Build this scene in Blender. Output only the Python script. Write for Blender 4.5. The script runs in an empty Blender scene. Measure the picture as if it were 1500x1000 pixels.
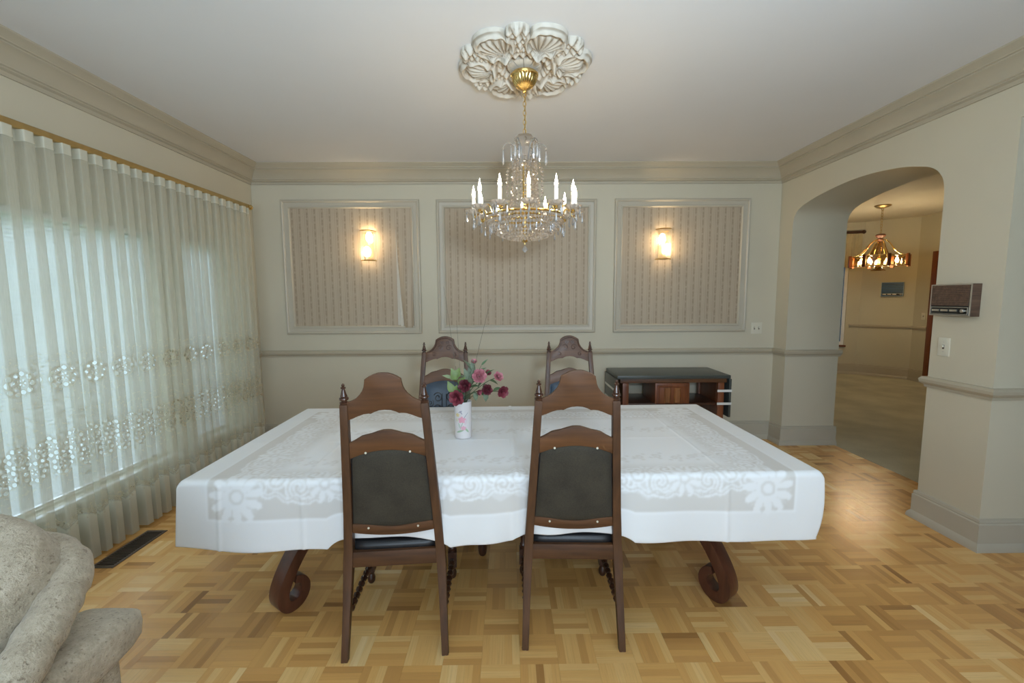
import bpy, bmesh, math, random
import numpy as np
from mathutils import Vector, Matrix, Euler
random.seed(7); rng = np.random.default_rng(7)
PI = math.pi
SC = bpy.context.scene
COL = SC.collection

# ------------------------------------------------------------------ camera
f_px, pitch, yaw, roll, CAM_H = 638.77, 0.0987188, 0.0082775, -0.0050925, 1.48
def make_camera():
    ex = Vector((math.cos(yaw), -math.sin(yaw), 0)); ey = Vector((math.sin(yaw), math.cos(yaw), 0)); ez = Vector((0, 0, 1))
    fwd = ey * math.cos(pitch) - ez * math.sin(pitch)
    up = ey * math.sin(pitch) + ez * math.cos(pitch)
    r = ex * math.cos(roll) + up * math.sin(roll)
    u = up * math.cos(roll) - ex * math.sin(roll)
    m = Matrix((( r.x, u.x, -fwd.x, 0), (r.y, u.y, -fwd.y, 0), (r.z, u.z, -fwd.z, CAM_H), (0, 0, 0, 1)))
    cd = bpy.data.cameras.new('camera'); cd.sensor_width = 36; cd.lens = f_px / 1500 * 36; cd.clip_start = 0.02
    co = bpy.data.objects.new('camera', cd); COL.objects.link(co); co.matrix_world = m; SC.camera = co
make_camera()

# ------------------------------------------------------------------ world, lights, exposure
W = bpy.data.worlds.new('sky'); SC.world = W; W.use_nodes = True
bg = W.node_tree.nodes['Background']
bg.inputs[0].default_value = (0.68, 0.84, 1.0, 1); bg.inputs[1].default_value = 5.6
def area(name, loc, target, sx, sy, power, col, spread=PI):
    l = bpy.data.lights.new(name, 'AREA'); l.shape = 'RECTANGLE'; l.size = sx; l.size_y = sy; l.energy = power; l.color = col; l.spread = spread
    o = bpy.data.objects.new(name, l); COL.objects.link(o); o.location = loc
    o.rotation_euler = (Vector(target) - Vector(loc)).to_track_quat('-Z', 'Y').to_euler(); return o
area('sky_portal_behind', (0.2, -2.82, 1.45), (0.2, 3.0, 1.45), 3.9, 2.0, 1, (1, 1, 1)).data.cycles.is_portal = True
area('bounce_flash', (0.35, -0.25, 1.75), (0.38, 0.55, 2.78), 0.25, 0.25, 82, (0.66, 0.84, 1.0))
area('sky_portal_left', (-2.80, 2.04, 1.15), (0, 2.04, 1.15), 4.0, 1.75, 1, (1, 1, 1)).data.cycles.is_portal = True
SC.view_settings.view_transform = 'Standard'; SC.view_settings.look = 'None'; SC.view_settings.gamma = 1
SC.view_settings.use_curve_mapping = False; SC.view_settings.exposure = -0.05
SC.cycles.transparent_max_bounces = 24
SC.cycles.max_bounces = 10
SC.cycles.diffuse_bounces = 4
SC.cycles.sample_clamp_indirect = 4.0

# ------------------------------------------------------------------ node helpers
class N:
    def __init__(s, nt, sk): s.nt, s.k = nt, sk
    def _m(s, op, b=None, c=None):
        n = s.nt.nodes.new('ShaderNodeMath'); n.operation = op
        for i, v in enumerate((s, b, c)):
            if v is None: continue
            if isinstance(v, N): s.nt.links.new(v.k, n.inputs[i])
            else: n.inputs[i].default_value = v
        return N(s.nt, n.outputs[0])
    def __add__(s, b): return s._m('ADD', b)
    def __radd__(s, b): return s._m('ADD', b)
    def __sub__(s, b): return s._m('SUBTRACT', b)
    def __rsub__(s, b): return (s * -1) + b
    def __mul__(s, b): return s._m('MULTIPLY', b)
    def __rmul__(s, b): return s._m('MULTIPLY', b)
    def __truediv__(s, b): return s._m('DIVIDE', b)
    def gt(s, b): return s._m('GREATER_THAN', b)
    def lt(s, b): return s._m('LESS_THAN', b)
    def mod(s, b): return s._m('FLOORED_MODULO', b)
    def sin(s): return s._m('SINE')
    def cos(s): return s._m('COSINE')
    def abs(s): return s._m('ABSOLUTE')
    def sqrt(s): return s._m('SQRT')
    def mx(s, b): return s._m('MAXIMUM', b)
    def mn(s, b): return s._m('MINIMUM', b)
    def atan2(s, b): return s._m('ARCTAN2', b)
    def floor(s): return s._m('FLOOR')
    def band(s, c, w): return (s - c).abs().lt(w)
    def smooth(s, a, b):
        n = s.nt.nodes.new('ShaderNodeMapRange'); n.interpolation_type = 'SMOOTHSTEP'
        s.nt.links.new(s.k, n.inputs[0]); n.inputs[1].default_value = a; n.inputs[2].default_value = b
        return N(s.nt, n.outputs[0])

class Mat:
    def __init__(s, name, rough=0.5, metal=0.0, color=(0.5, 0.5, 0.5)):
        s.m = bpy.data.materials.new(name); s.m.use_nodes = True; s.nt = s.m.node_tree
        s.b = s.nt.nodes['Principled BSDF']; s.out = s.nt.nodes['Material Output']
        s.b.inputs['Roughness'].default_value = rough; s.b.inputs['Metallic'].default_value = metal
        s.b.inputs['Base Color'].default_value = (*color, 1)
    def node(s, t): return s.nt.nodes.new(t)
    def link(s, a, b): s.nt.links.new(a.k if isinstance(a, N) else a, b)
    def coord(s, kind='Object', scale=(1, 1, 1), rot=(0, 0, 0)):
        t = s.node('ShaderNodeTexCoord'); mp = s.node('ShaderNodeMapping')
        mp.inputs['Scale'].default_value = scale; mp.inputs['Rotation'].default_value = rot
        s.link(t.outputs[kind], mp.inputs[0]); return mp.outputs[0]
    def sep(s, v):
        n = s.node('ShaderNodeSeparateXYZ'); s.link(v, n.inputs[0]); return [N(s.nt, o) for o in n.outputs]
    def noise(s, v, scale=5, detail=3, rough=0.5, dist=0):
        n = s.node('ShaderNodeTexNoise'); s.link(v, n.inputs['Vector']); n.inputs['Scale'].default_value = scale
        n.inputs['Detail'].default_value = detail; n.inputs['Roughness'].default_value = rough; n.inputs['Distortion'].default_value = dist
        return N(s.nt, n.outputs[0])
    def attr(s, name):
        n = s.node('ShaderNodeAttribute'); n.attribute_name = name; return N(s.nt, n.outputs['Fac'])
    def ramp(s, fac, stops):
        n = s.node('ShaderNodeValToRGB'); s.link(fac, n.inputs[0]); e = n.color_ramp.elements
        e[0].position, e[0].color = stops[0][0], (*stops[0][1], 1); e[1].position, e[1].color = stops[-1][0], (*stops[-1][1], 1)
        for p, c in stops[1:-1]:
            x = e.new(p); x.color = (*c, 1)
        return n.outputs[0]
    def mix(s, fac, a, b, mode='MIX'):
        n = s.node('ShaderNodeMix'); n.data_type = 'RGBA'; n.blend_type = mode
        if isinstance(fac, N): s.link(fac, n.inputs[0])
        else: n.inputs[0].default_value = fac
        for v, i in ((a, 6), (b, 7)):
            if isinstance(v, tuple): n.inputs[i].default_value = (*v, 1)
            else: s.link(v, n.inputs[i])
        return n.outputs[2]
    def col(s, sk): s.link(sk, s.b.inputs['Base Color']); return s
    def bump(s, h, strength=0.2, dist=0.01):
        n = s.node('ShaderNodeBump'); n.inputs['Strength'].default_value = strength; n.inputs['Distance'].default_value = dist
        s.link(h, n.inputs['Height']); s.link(n.outputs[0], s.b.inputs['Normal']); return s

def paint(name, color, rough=0.55, amp=0.05, scale=2.5, bump=0.03, bscale=90):
    m = Mat(name, rough); v = m.coord()
    n = m.noise(v, scale, 4)
    m.col(m.ramp(n, [(0.3, tuple(c * (1 - amp) for c in color)), (0.7, tuple(min(1, c * (1 + amp)) for c in color))]))
    if bump: m.bump(m.noise(v, bscale, 2), bump, 0.004)
    return m.m
def wood(name, dark, light, axis=2, rough=0.38, fine=60, coarse=6):
    m = Mat(name, rough); sc = [1.0, 1.0, 1.0]; sc[axis] = 0.07
    v = m.coord('Object', tuple(sc)); a = m.noise(v, fine, 4, 0.6); b = m.noise(v, coarse * 2.2, 3, 0.5, 0.6)
    m.col(m.ramp(a * 0.45 + b * 0.55, [(0.32, dark), (0.5, tuple((x + y) / 2 for x, y in zip(dark, light))), (0.68, light)]))
    m.b.inputs['Coat Weight'].default_value = 0.06; m.b.inputs['Coat Roughness'].default_value = 0.25
    m.bump(a, 0.06, 0.002); return m.m
def metal(name, color, rough=0.22):
    m = Mat(name, rough, 1.0, color); v = m.coord(); n = m.noise(v, 30, 2)
    m.col(m.ramp(n, [(0.3, tuple(c * 0.9 for c in color)), (0.7, color)])); return m.m
def glow(name, color, strength):
    m = Mat(name); e = m.node('ShaderNodeEmission'); e.inputs[0].default_value = (*color, 1); e.inputs[1].default_value = strength
    m.link(e.outputs[0], m.out.inputs[0]); return m.m
def crystal(name, tint=(0.95, 0.96, 1.0), clear=0.45, gloss=0.33, rough=0.08, body=(0.8, 0.78, 0.74)):
    m = Mat(name); t = m.node('ShaderNodeBsdfTransparent'); t.inputs[0].default_value = (*tint, 1)
    g = m.node('ShaderNodeBsdfGlossy'); g.inputs['Roughness'].default_value = rough; g.inputs[0].default_value = (1, 1, 1, 1)
    d = m.node('ShaderNodeBsdfTranslucent'); d.inputs[0].default_value = (*body, 1)
    fr = m.node('ShaderNodeFresnel'); fr.inputs[0].default_value = 1.55
    gw = N(m.nt, fr.outputs[0]) * (1 - gloss) + gloss
    m1 = m.node('ShaderNodeMixShader'); m1.inputs[0].default_value = clear; m.link(d.outputs[0], m1.inputs[1]); m.link(t.outputs[0], m1.inputs[2])
    m2 = m.node('ShaderNodeMixShader'); m.link(gw, m2.inputs[0]); m.link(m1.outputs[0], m2.inputs[1]); m.link(g.outputs[0], m2.inputs[2])
    m.link(m2.outputs[0], m.out.inputs[0]); return m.m

# ------------------------------------------------------------------ materials
WALL = paint('wall_paint', (0.57, 0.515, 0.39), 0.6, 0.025, 1.6)
TRIM = paint('trim_paint', (0.44, 0.385, 0.285), 0.45, 0.03, 3)
FRAME = paint('frame_paint', (0.48, 0.43, 0.335), 0.45, 0.03, 3)
BASE = paint('baseboard_paint', (0.46, 0.415, 0.325), 0.45, 0.03, 3)
CEIL = paint('ceiling_plaster', (0.74, 0.735, 0.73), 0.85, 0.02, 1.2, 0.12, 5)
NOOKW = paint('nook_paint', (0.53, 0.485, 0.355), 0.6, 0.03, 1.6)
WALNUT = wood('walnut_upright', (0.038, 0.0148, 0.0055), (0.108, 0.044, 0.0145), 2, 0.54)
WALNUTH = wood('walnut_level', (0.044, 0.0160, 0.0050), (0.135, 0.053, 0.0160), 0, 0.54)
DARKW = wood('dark_walnut', (0.030, 0.012, 0.007), (0.085, 0.034, 0.018), 2, 0.3)
REDW = wood('red_mahogany', (0.10, 0.028, 0.010), (0.24, 0.075, 0.026), 2, 0.35)
TABW = wood('table_mahogany', (0.050, 0.016, 0.009), (0.13, 0.045, 0.024), 2, 0.3)
BRASS = metal('polished_brass', (0.83, 0.60, 0.24), 0.2)
BRASSD = metal('satin_brass', (0.60, 0.43, 0.19), 0.35)
CHROME = metal('chrome', (0.8, 0.8, 0.8), 0.15)
DKMETAL = paint('bronze_metal', (0.10, 0.072, 0.052), 0.4, 0.1, 8, 0)
BLACK = paint('black_lacquer', (0.012, 0.013, 0.013), 0.22, 0.1, 5, 0)
SLATE = paint('dark_green_black_top', (0.055, 0.060, 0.053), 0.34, 0.1, 5, 0)
TAPE = paint('white_tape', (0.70, 0.70, 0.66), 0.4, 0.03, 9, 0)
IVORY = paint('ivory_plastic', (0.66, 0.62, 0.50), 0.4, 0.02, 9, 0)
WHITE = paint('white_gloss', (0.82, 0.82, 0.80), 0.35, 0.02, 6, 0)
CANDLE = paint('candle_white', (0.85, 0.84, 0.80), 0.4, 0.02, 9, 0)
CRYST = crystal('cut_crystal', (0.98, 0.95, 0.92), 0.22, 0.36, 0.07, (1.0, 0.92, 0.82))
BEADS = crystal('sconce_beads', (0.99, 0.96, 0.92), 0.42, 0.22, 0.10, (1.0, 0.94, 0.84))
CRYSTC = crystal('clear_crystal', (0.97, 0.98, 1.0), 0.42, 0.32, 0.07, (0.92, 0.94, 0.97))
BOBE = crystal('bobeche_glass', (0.98, 0.96, 0.94), 0.28, 0.24, 0.12, (0.98, 0.93, 0.88))
BULB = glow('candle_bulb_glow', (1.0, 0.77, 0.47), 135)
BULBS = glow('sconce_bulb_glow', (1.0, 0.75, 0.44), 95)
BULBN = glow('nook_bulb_glow', (1.0, 0.80, 0.50), 265)

def leather():
    m = Mat('navy_leather', 0.33); v = m.coord(); n = m.noise(v, 6, 3)
    m.col(m.ramp(n, [(0.3, (0.030, 0.048, 0.075)), (0.7, (0.048, 0.070, 0.10))])); m.bump(m.noise(v, 160, 3), 0.15, 0.002); return m.m
LEATH = leather()
def black_leather():
    m = Mat('black_leather', 0.35); v = m.coord(); n = m.noise(v, 6, 3)
    m.col(m.ramp(n, [(0.3, (0.010, 0.010, 0.011)), (0.7, (0.02, 0.02, 0.022))])); m.bump(m.noise(v, 160, 3), 0.15, 0.002); return m.m
BLEATH = black_leather()
def pad_cloth():
    m = Mat('brown_backing_cloth', 0.85); v = m.coord(); n = m.noise(v, 9, 4); w = m.noise(v, 220, 2)
    m.col(m.ramp(n * 0.6 + w * 0.4, [(0.35, (0.026, 0.021, 0.013)), (0.65, (0.052, 0.043, 0.028))])); m.bump(w, 0.25, 0.002)
    return m.m
PADC = pad_cloth()
def boucle():
    m = Mat('speckled_boucle', 0.95); v = m.coord()
    n = m.noise(v, 55, 4, 0.7); w = m.noise(v, 9, 3); sp = m.noise(v, 75, 2, 0.6); sp2 = m.noise(m.coord('Object', (1, 1, 1), (0.5, 0.3, 0.2)), 130, 2, 0.6)
    base = m.ramp(n * 0.6 + w * 0.4, [(0.3, (0.30, 0.245, 0.17)), (0.5, (0.47, 0.405, 0.30)), (0.7, (0.64, 0.575, 0.455))])
    c = m.mix(sp.smooth(0.63, 0.72) * 0.6, base, (0.13, 0.085, 0.05)); c = m.mix(sp2.smooth(0.62, 0.70) * 0.55, c, (0.14, 0.10, 0.065))
    m.col(c); m.bump(n + sp2 * 0.6, 0.9, 0.006); m.b.inputs['Sheen Weight'].default_value = 0.2; return m.m
BOUCLE = boucle()
def carpet():
    m = Mat('green_beige_carpet', 0.95); v = m.coord(); a = m.noise(v, 2.2, 4); b = m.noise(v, 180, 2)
    m.col(m.ramp(a * 0.7 + b * 0.3, [(0.35, (0.45, 0.42, 0.30)), (0.65, (0.64, 0.60, 0.44))])); m.bump(b, 0.6, 0.006); return m.m
CARPET = carpet()
def parquet_mat():
    m = Mat('oak_parquet', 0.30); uv = m.coord('UV'); t = m.attr('tone')
    mp = m.node('ShaderNodeMapping'); mp.inputs['Scale'].default_value = (4.5, 170, 1); m.link(uv, mp.inputs[0])
    g = m.noise(mp.outputs[0], 1.0, 5, 0.65, 0.4)
    mp2 = m.node('ShaderNodeMapping'); mp2.inputs['Scale'].default_value = (1.2, 14, 1); m.link(uv, mp2.inputs[0])
    g2 = m.noise(mp2.outputs[0], 1.0, 3, 0.5, 1.2)
    base = m.ramp(t, [(0.0, (0.30, 0.135, 0.040)), (0.2, (0.53, 0.265, 0.080)), (0.5, (0.74, 0.395, 0.120)), (0.8, (0.86, 0.55, 0.215)), (1.0, (0.92, 0.66, 0.32))])
    c = m.mix(g.smooth(0.46, 0.70) * 0.30, base, (0.46, 0.25, 0.09)); c = m.mix(g2.smooth(0.5, 0.75) * 0.35, c, (0.72, 0.37, 0.12))
    m.col(c); m.bump(g, 0.04, 0.001)
    r = g * 0.10 + t * 0.04 + 0.17
    m.link(r, m.b.inputs['Roughness']); m.b.inputs['Specular IOR Level'].default_value = 0.5; return m.m
PARQ = parquet_mat()
FLOORB = paint('subfloor_dark', (0.16, 0.085, 0.035), 0.6, 0.1, 4, 0)
def wallpaper():
    m = Mat('striped_wallpaper', 0.6); v = m.coord(); x, y, z = m.sep(v)
    per = 0.0745
    u = x.mod(per); nz = m.noise(m.coord('Object', (1, 1, 1)), 160, 2); n2 = m.noise(v, 7, 2)
    wob = m.noise(m.coord('Object', (1, 1, 60)), 1.0, 1) * 0.0
    dashes = ((z + (x / per).floor() * 0.037).mod(0.075) - 0.0375).abs().lt(0.027)
    flor = ((u - 0.019).abs() - (z * 190).sin() * 0.0016).lt(0.0058) * dashes * nz.gt(0.40)
    light = u.band(0.044, 0.0035).mx(u.band(0.058, 0.0035)).mx(u.band(0.003, 0.002)).mx(u.band(0.035, 0.002))
    base = m.ramp(n2, [(0.3, (0.40, 0.315, 0.22)), (0.7, (0.425, 0.34, 0.24))])
    c = m.mix(light * 0.55, base, (0.53, 0.435, 0.32)); c = m.mix(flor * 0.5, c, (0.215, 0.155, 0.098)); m.col(c); return m.m
PAPER = wallpaper()
PAPERB = paint('wallpaper_backing', (0.60, 0.55, 0.46), 0.8, 0.06, 20, 0)
def plaster_rosette():
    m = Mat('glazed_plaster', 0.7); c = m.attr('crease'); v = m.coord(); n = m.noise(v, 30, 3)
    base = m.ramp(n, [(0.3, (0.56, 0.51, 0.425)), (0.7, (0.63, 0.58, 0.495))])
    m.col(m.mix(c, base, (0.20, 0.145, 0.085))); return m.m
ROSE_P = plaster_rosette()
def damask():
    m = Mat('damask_linen', 0.6); d = m.attr('damask'); v = m.coord(); w = m.noise(m.coord('Object', (1, 12, 1)), 40, 2)
    c = m.mix(d, (0.65, 0.63, 0.60), (0.86, 0.87, 0.88)); m.col(c)
    m.link(0.72 - d * 0.24, m.b.inputs['Roughness']); m.bump(w, 0.08, 0.002)
    m.b.inputs['Sheen Weight'].default_value = 0.1; return m.m
DAMASK = damask()
def sheer():
    m = Mat('lace_sheer', 0.9); uv = m.coord('UV'); s, z, _ = m.sep(uv)
    wv = m.noise(m.coord('UV', (240, 14, 1)), 1.0, 2); sc = m.noise(uv, 45, 2, 0.6); sc2 = m.noise(uv, 110, 2, 0.6)
    def ring(zc, per, off, R, hw, k):
        p = (s + off).mod(per) - per / 2; q = z - zc; r = (p * p + q * q).sqrt(); a = q.atan2(p)
        ra, sk = (r - R) / (hw * 1.25), (a * (k / 2)).sin() / 0.93; hole = (ra * ra + sk * sk).lt(1.0)
        hole = hole.mx((r - R * 0.30).abs().lt(hw * 0.55) * (a * 5).cos().gt(0.0))
        return hole, (r - R).abs().lt(hw * 1.9).mx(r.lt(R * 0.45))
    h1, e1 = ring(1.075, 0.150, 0.02, 0.046, 0.0095, 8)
    h2, e2 = ring(0.715, 0.128, 0.00, 0.046, 0.0085, 9)
    h3, e3 = ring(0.620, 0.128, 0.064, 0.044, 0.0085, 9)
    sl = (s * (2 * PI / 0.30)).sin().abs() * 0.035
    zs = z - sl - 0.275
    h4 = zs.abs().lt(0.020) * sc2.gt(0.585)
    holes = h1.mx(h2).mx(h3).mx(h4)
    leaf = sc.gt(0.60) * ((z - 1.075).abs().lt(0.135).mx((z - 0.70).abs().lt(0.20)).mx(zs.abs().lt(0.045)))
    emb = e1.mx(e2).mx(e3).mx(leaf).mx(zs.abs().lt(0.014)) * (1 - holes)
    low = (1 - zs.smooth(-0.03, 0.0)); top = z.gt(2.262)
    op = wv * 0.12 + 0.37
    op = op.mx(emb * 0.62).mx(low * 0.72).mx(top * 0.92) * (1 - holes)
    c = m.mix(emb * 0.6, (0.68, 0.655, 0.53), (0.50, 0.42, 0.275))
    d = m.node('ShaderNodeBsdfDiffuse'); m.link(c, d.inputs[0]); tl = m.node('ShaderNodeBsdfTranslucent'); m.link(c, tl.inputs[0])
    ms = m.node('ShaderNodeMixShader'); ms.inputs[0].default_value = 0.18; m.link(d.outputs[0], ms.inputs[1]); m.link(tl.outputs[0], ms.inputs[2])
    tr = m.node('ShaderNodeBsdfTransparent'); mo = m.node('ShaderNodeMixShader'); m.link(op, mo.inputs[0])
    m.link(tr.outputs[0], mo.inputs[1]); m.link(ms.outputs[0], mo.inputs[2]); m.link(mo.outputs[0], m.out.inputs[0]); return m.m
SHEER = sheer()
CREAMC = paint('cream_curtain', (0.50, 0.43, 0.27), 0.9, 0.06, 12)
def blind_mat():
    m = Mat('white_blind_slat', 0.5, 0, (0.75, 0.77, 0.76)); v = m.coord(); n = m.noise(v, 4, 2)
    c = m.ramp(n, [(0.3, (0.72, 0.74, 0.73)), (0.7, (0.78, 0.80, 0.79))]); m.col(c)
    tl = m.node('ShaderNodeBsdfTranslucent'); m.link(c, tl.inputs[0]); ms = m.node('ShaderNodeMixShader'); ms.inputs[0].default_value = 0.55
    m.link(m.b.outputs[0], ms.inputs[1]); m.link(tl.outputs[0], ms.inputs[2]); m.link(ms.outputs[0], m.out.inputs[0]); return m.m
BLIND = blind_mat()
def glass_pane(name, tint=(0.97, 0.99, 1.0), gloss=0.06, rough=0.02):
    m = Mat(name); t = m.node('ShaderNodeBsdfTransparent'); t.inputs[0].default_value = (*tint, 1)
    g = m.node('ShaderNodeBsdfGlossy'); g.inputs['Roughness'].default_value = rough; ms = m.node('ShaderNodeMixShader'); ms.inputs[0].default_value = gloss
    m.link(t.outputs[0], ms.inputs[1]); m.link(g.outputs[0], ms.inputs[2]); m.link(ms.outputs[0], m.out.inputs[0]); return m.m
GLASS = glass_pane('window_glass')
SMOKE = glass_pane('amber_glass', (0.62, 0.44, 0.20), 0.16, 0.08)
LAWN = paint('lawn_green', (0.10, 0.16, 0.05), 0.9, 0.3, 3)
LEAFD = paint('garden_leaf', (0.06, 0.12, 0.04), 0.6, 0.3, 20, 0)
BARK = paint('bark', (0.10, 0.075, 0.05), 0.9, 0.3, 15)

# ------------------------------------------------------------------ mesh helpers
class MB:
    def __init__(s): s.v, s.f = [], []
    def add(s, vs, fs):
        o = len(s.v); s.v += [tuple(map(float, p)) for p in vs]; s.f += [tuple(i + o for i in f) for f in fs]; return s
    def box(s, x0, x1, y0, y1, z0, z1, R=None, c=(0, 0, 0)):
        vs = [Vector((x, y, z)) for z in (z0, z1) for y in (y0, y1) for x in (x0, x1)]
        if R is not None: vs = [R @ p + Vector(c) for p in vs]
        return s.add(vs, [(0, 2, 3, 1), (4, 5, 7, 6), (0, 1, 5, 4), (2, 6, 7, 3), (0, 4, 6, 2), (1, 3, 7, 5)])
    def lathe(s, prof, n=16, c=(0, 0, 0), R=None, mod=None):
        vs, fs = [], []
        for r, z in prof:
            for k in range(n):
                a = 2 * PI * k / n; rr = r * (mod(a, z) if mod else 1)
                p = Vector((rr * math.cos(a), rr * math.sin(a), z))
                if R is not None: p = R @ p
                vs.append(p + Vector(c))
        for i in range(len(prof) - 1):
            for k in range(n):
                a, b = i * n + k, i * n + (k + 1) % n; fs.append((a, b, b + n, a + n))
        if prof[0][0] > 1e-5: fs.append(tuple(range(n - 1, -1, -1)))
        if prof[-1][0] > 1e-5: fs.append(tuple((len(prof) - 1) * n + k for k in range(n)))
        return s.add(vs, fs)
    def tube(s, pts, r, n=8, sec=None, up=None, closed=False):
        """round tube, or with sec=(w,d) a rectangular bar; up fixes the section's frame"""
        P = [Vector(p) for p in pts]; m = len(P); rr = r if isinstance(r, (list, tuple)) else [r] * m
        ref = Vector(up) if up else None; vs, fs = [], []; nn = 4 if sec else n
        for i, p in enumerate(P):
            if closed: t = (P[(i + 1) % m] - P[i - 1]).normalized()
            else: t = (P[min(i + 1, m - 1)] - P[max(i - 1, 0)]).normalized()
            if ref is None:
                ref = Vector((0, 0, 1)) if abs(t.z) < 0.9 else Vector((1, 0, 0))
            a = t.cross(ref)
            if a.length < 1e-6: a = t.orthogonal()
            a.normalize(); b = a.cross(t).normalized()
            if not up: ref = b
            if sec:
                w, d = sec[0] / 2 * rr[i], sec[1] / 2 * rr[i]
                for x, y in ((-w, -d), (w, -d), (w, d), (-w, d)): vs.append(p + a * x + b * y)
            else:
                for k in range(n):
                    an = 2 * PI * k / n; vs.append(p + (a * math.cos(an) + b * math.sin(an)) * rr[i])
        for i in range(m if closed else m - 1):
            for k in range(nn):
                A, B = i * nn + k, i * nn + (k + 1) % nn; C = ((i + 1) % m) * nn
                fs.append((A, B, C + (k + 1) % nn, C + k))
        if not closed: fs.append(tuple(range(nn - 1, -1, -1))); fs.append(tuple((m - 1) * nn + k for k in range(nn)))
        return s.add(vs, fs)
    def prism(s, poly, t0, t1, mp):
        n = len(poly); vs = [mp(u, v, t0) for u, v in poly] + [mp(u, v, t1) for u, v in poly]
        return s.add(vs, [tuple(range(n - 1, -1, -1)), tuple(range(n, 2 * n))] + [(i, (i + 1) % n, n + (i + 1) % n, n + i) for i in range(n)])
    def octa(s, c, r, h, hb=None, rot=0.0, n=4):
        c = Vector(c); hb = h if hb is None else hb
        vs = [c + Vector((0, 0, h))] + [c + Vector((r * math.cos(rot + 2 * PI * k / n), r * math.sin(rot + 2 * PI * k / n), 0)) for k in range(n)] + [c - Vector((0, 0, hb))]
        return s.add(vs, [(0, 1 + k, 1 + (k + 1) % n) for k in range(n)] + [(n + 1, 1 + (k + 1) % n, 1 + k) for k in range(n)])
    def sphere(s, c, r, n=8, m=6, sz=1.0):
        return s.lathe([(max(1e-6, r * math.sin(PI * i / m)), -r * sz * math.cos(PI * i / m)) for i in range(m + 1)], n, c)
    def grid(s, fn, nu, nv):
        vs = [fn(i / nu, j / nv) for j in range(nv + 1) for i in range(nu + 1)]; k = nu + 1
        return s.add(vs, [(j * k + i, j * k + i + 1, (j + 1) * k + i + 1, (j + 1) * k + i) for j in range(nv) for i in range(nu)])
    def superell(s, c, sz, e1=0.5, e2=0.5, R=None, nu=28, nv=18, warp=None):
        pw = lambda x, e: math.copysign(abs(x) ** e, x); vs, fs = [], []
        for j in range(nv + 1):
            ph = -PI / 2 + PI * j / nv
            for i in range(nu):
                th = 2 * PI * i / nu
                p = Vector((sz[0] * pw(math.cos(ph), e1) * pw(math.cos(th), e2), sz[1] * pw(math.cos(ph), e1) * pw(math.sin(th), e2), sz[2] * pw(math.sin(ph), e1)))
                if warp: p = warp(p)
                if R is not None: p = R @ p
                vs.append(p + Vector(c))
        for j in range(nv):
            for i in range(nu):
                a, b = j * nu + i, j * nu + (i + 1) % nu; fs.append((a, b, b + nu, a + nu))
        return s.add(vs, fs)
    def mold(s, path, prof, mp, closed=False):
        """sweep profile (offset to the right of the path, height) with mitres; mp(a, b, h) -> xyz"""
        P = [Vector(p) for p in path]; n = len(P); k = len(prof); vs, fs = [], []
        nr = lambda d: Vector((d.y, -d.x)).normalized()
        for i, p in enumerate(P):
            d0 = (P[i] - P[i - 1]) if (i or closed) else None; d1 = (P[(i + 1) % n] - P[i]) if (i < n - 1 or closed) else None
            if d0 is None: mt = nr(d1)
            elif d1 is None: mt = nr(d0)
            else:
                a, b = nr(d0), nr(d1); mt = (a + b); mt = mt / max(1e-6, mt.dot(a))
            for o, h in prof: q = p + mt * o; vs.append(mp(q.x, q.y, h))
        for i in range(n if closed else n - 1):
            j = (i + 1) % n
            for q in range(k - 1): fs.append((i * k + q, j * k + q, j * k + q + 1, i * k + q + 1))
        if not closed: fs.append(tuple(range(k))); fs.append(tuple((n - 1) * k + q for q in range(k - 1, -1, -1)))
        return s.add(vs, fs)
    def build(s, name, mat, parent=None, smooth=35, bevel=0, seg=2, kind=None, loc=None, fix=True):
        me = bpy.data.meshes.new(name); me.from_pydata(s.v, [], s.f)
        if bevel or fix:
            bm = bmesh.new(); bm.from_mesh(me)
            if fix: bmesh.ops.recalc_face_normals(bm, faces=bm.faces)
            if bevel:
                ed = [e for e in bm.edges if len(e.link_faces) == 2 and e.calc_face_angle(0) > 0.6]
                bmesh.ops.bevel(bm, geom=ed, offset=bevel, segments=seg, affect='EDGES', clamp_overlap=True, profile=0.6)
            bm.to_mesh(me); bm.free()
        return link(name, me, mat, parent, smooth, kind, loc)
def link(name, me, mat, parent=None, smooth=35, kind=None, loc=None):
    if smooth:
        me.polygons.foreach_set('use_smooth', np.ones(len(me.polygons), bool))
        if smooth < 180: me.set_sharp_from_angle(angle=math.radians(smooth))
    else: me.shade_flat()
    me.materials.append(mat); o = bpy.data.objects.new(name, me); COL.objects.link(o)
    if parent is not None: o.parent = parent
    if kind: o['kind'] = kind
    if loc is not None: o.location = loc
    return o
def np_mesh(name, V, F, mat, parent=None, smooth=180, kind=None, attrs=None, uv=None):
    me = bpy.data.meshes.new(name); V = np.asarray(V, np.float32); F = np.asarray(F, np.int32); k = F.shape[1]
    me.vertices.add(len(V)); me.vertices.foreach_set('co', V.ravel()); me.loops.add(F.size); me.loops.foreach_set('vertex_index', F.ravel())
    me.polygons.add(len(F)); me.polygons.foreach_set('loop_start', np.arange(0, F.size, k, dtype=np.int32)); me.update(calc_edges=True)
    for a, d in (attrs or {}).items():
        at = me.attributes.new(a, 'FLOAT', 'POINT'); at.data.foreach_set('value', np.asarray(d, np.float32).ravel())
    if uv is not None:
        l = me.uv_layers.new(name='UVMap'); l.data.foreach_set('uv', np.asarray(uv, np.float32)[F.ravel()].ravel())
    me.validate(); return link(name, me, mat, parent, smooth, kind)
def grid_faces(nu, nv):
    i, j = np.meshgrid(np.arange(nu - 1), np.arange(nv - 1)); a = (j * nu + i).ravel()
    return np.stack([a, a + 1, a + 1 + nu, a + nu], 1)
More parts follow.
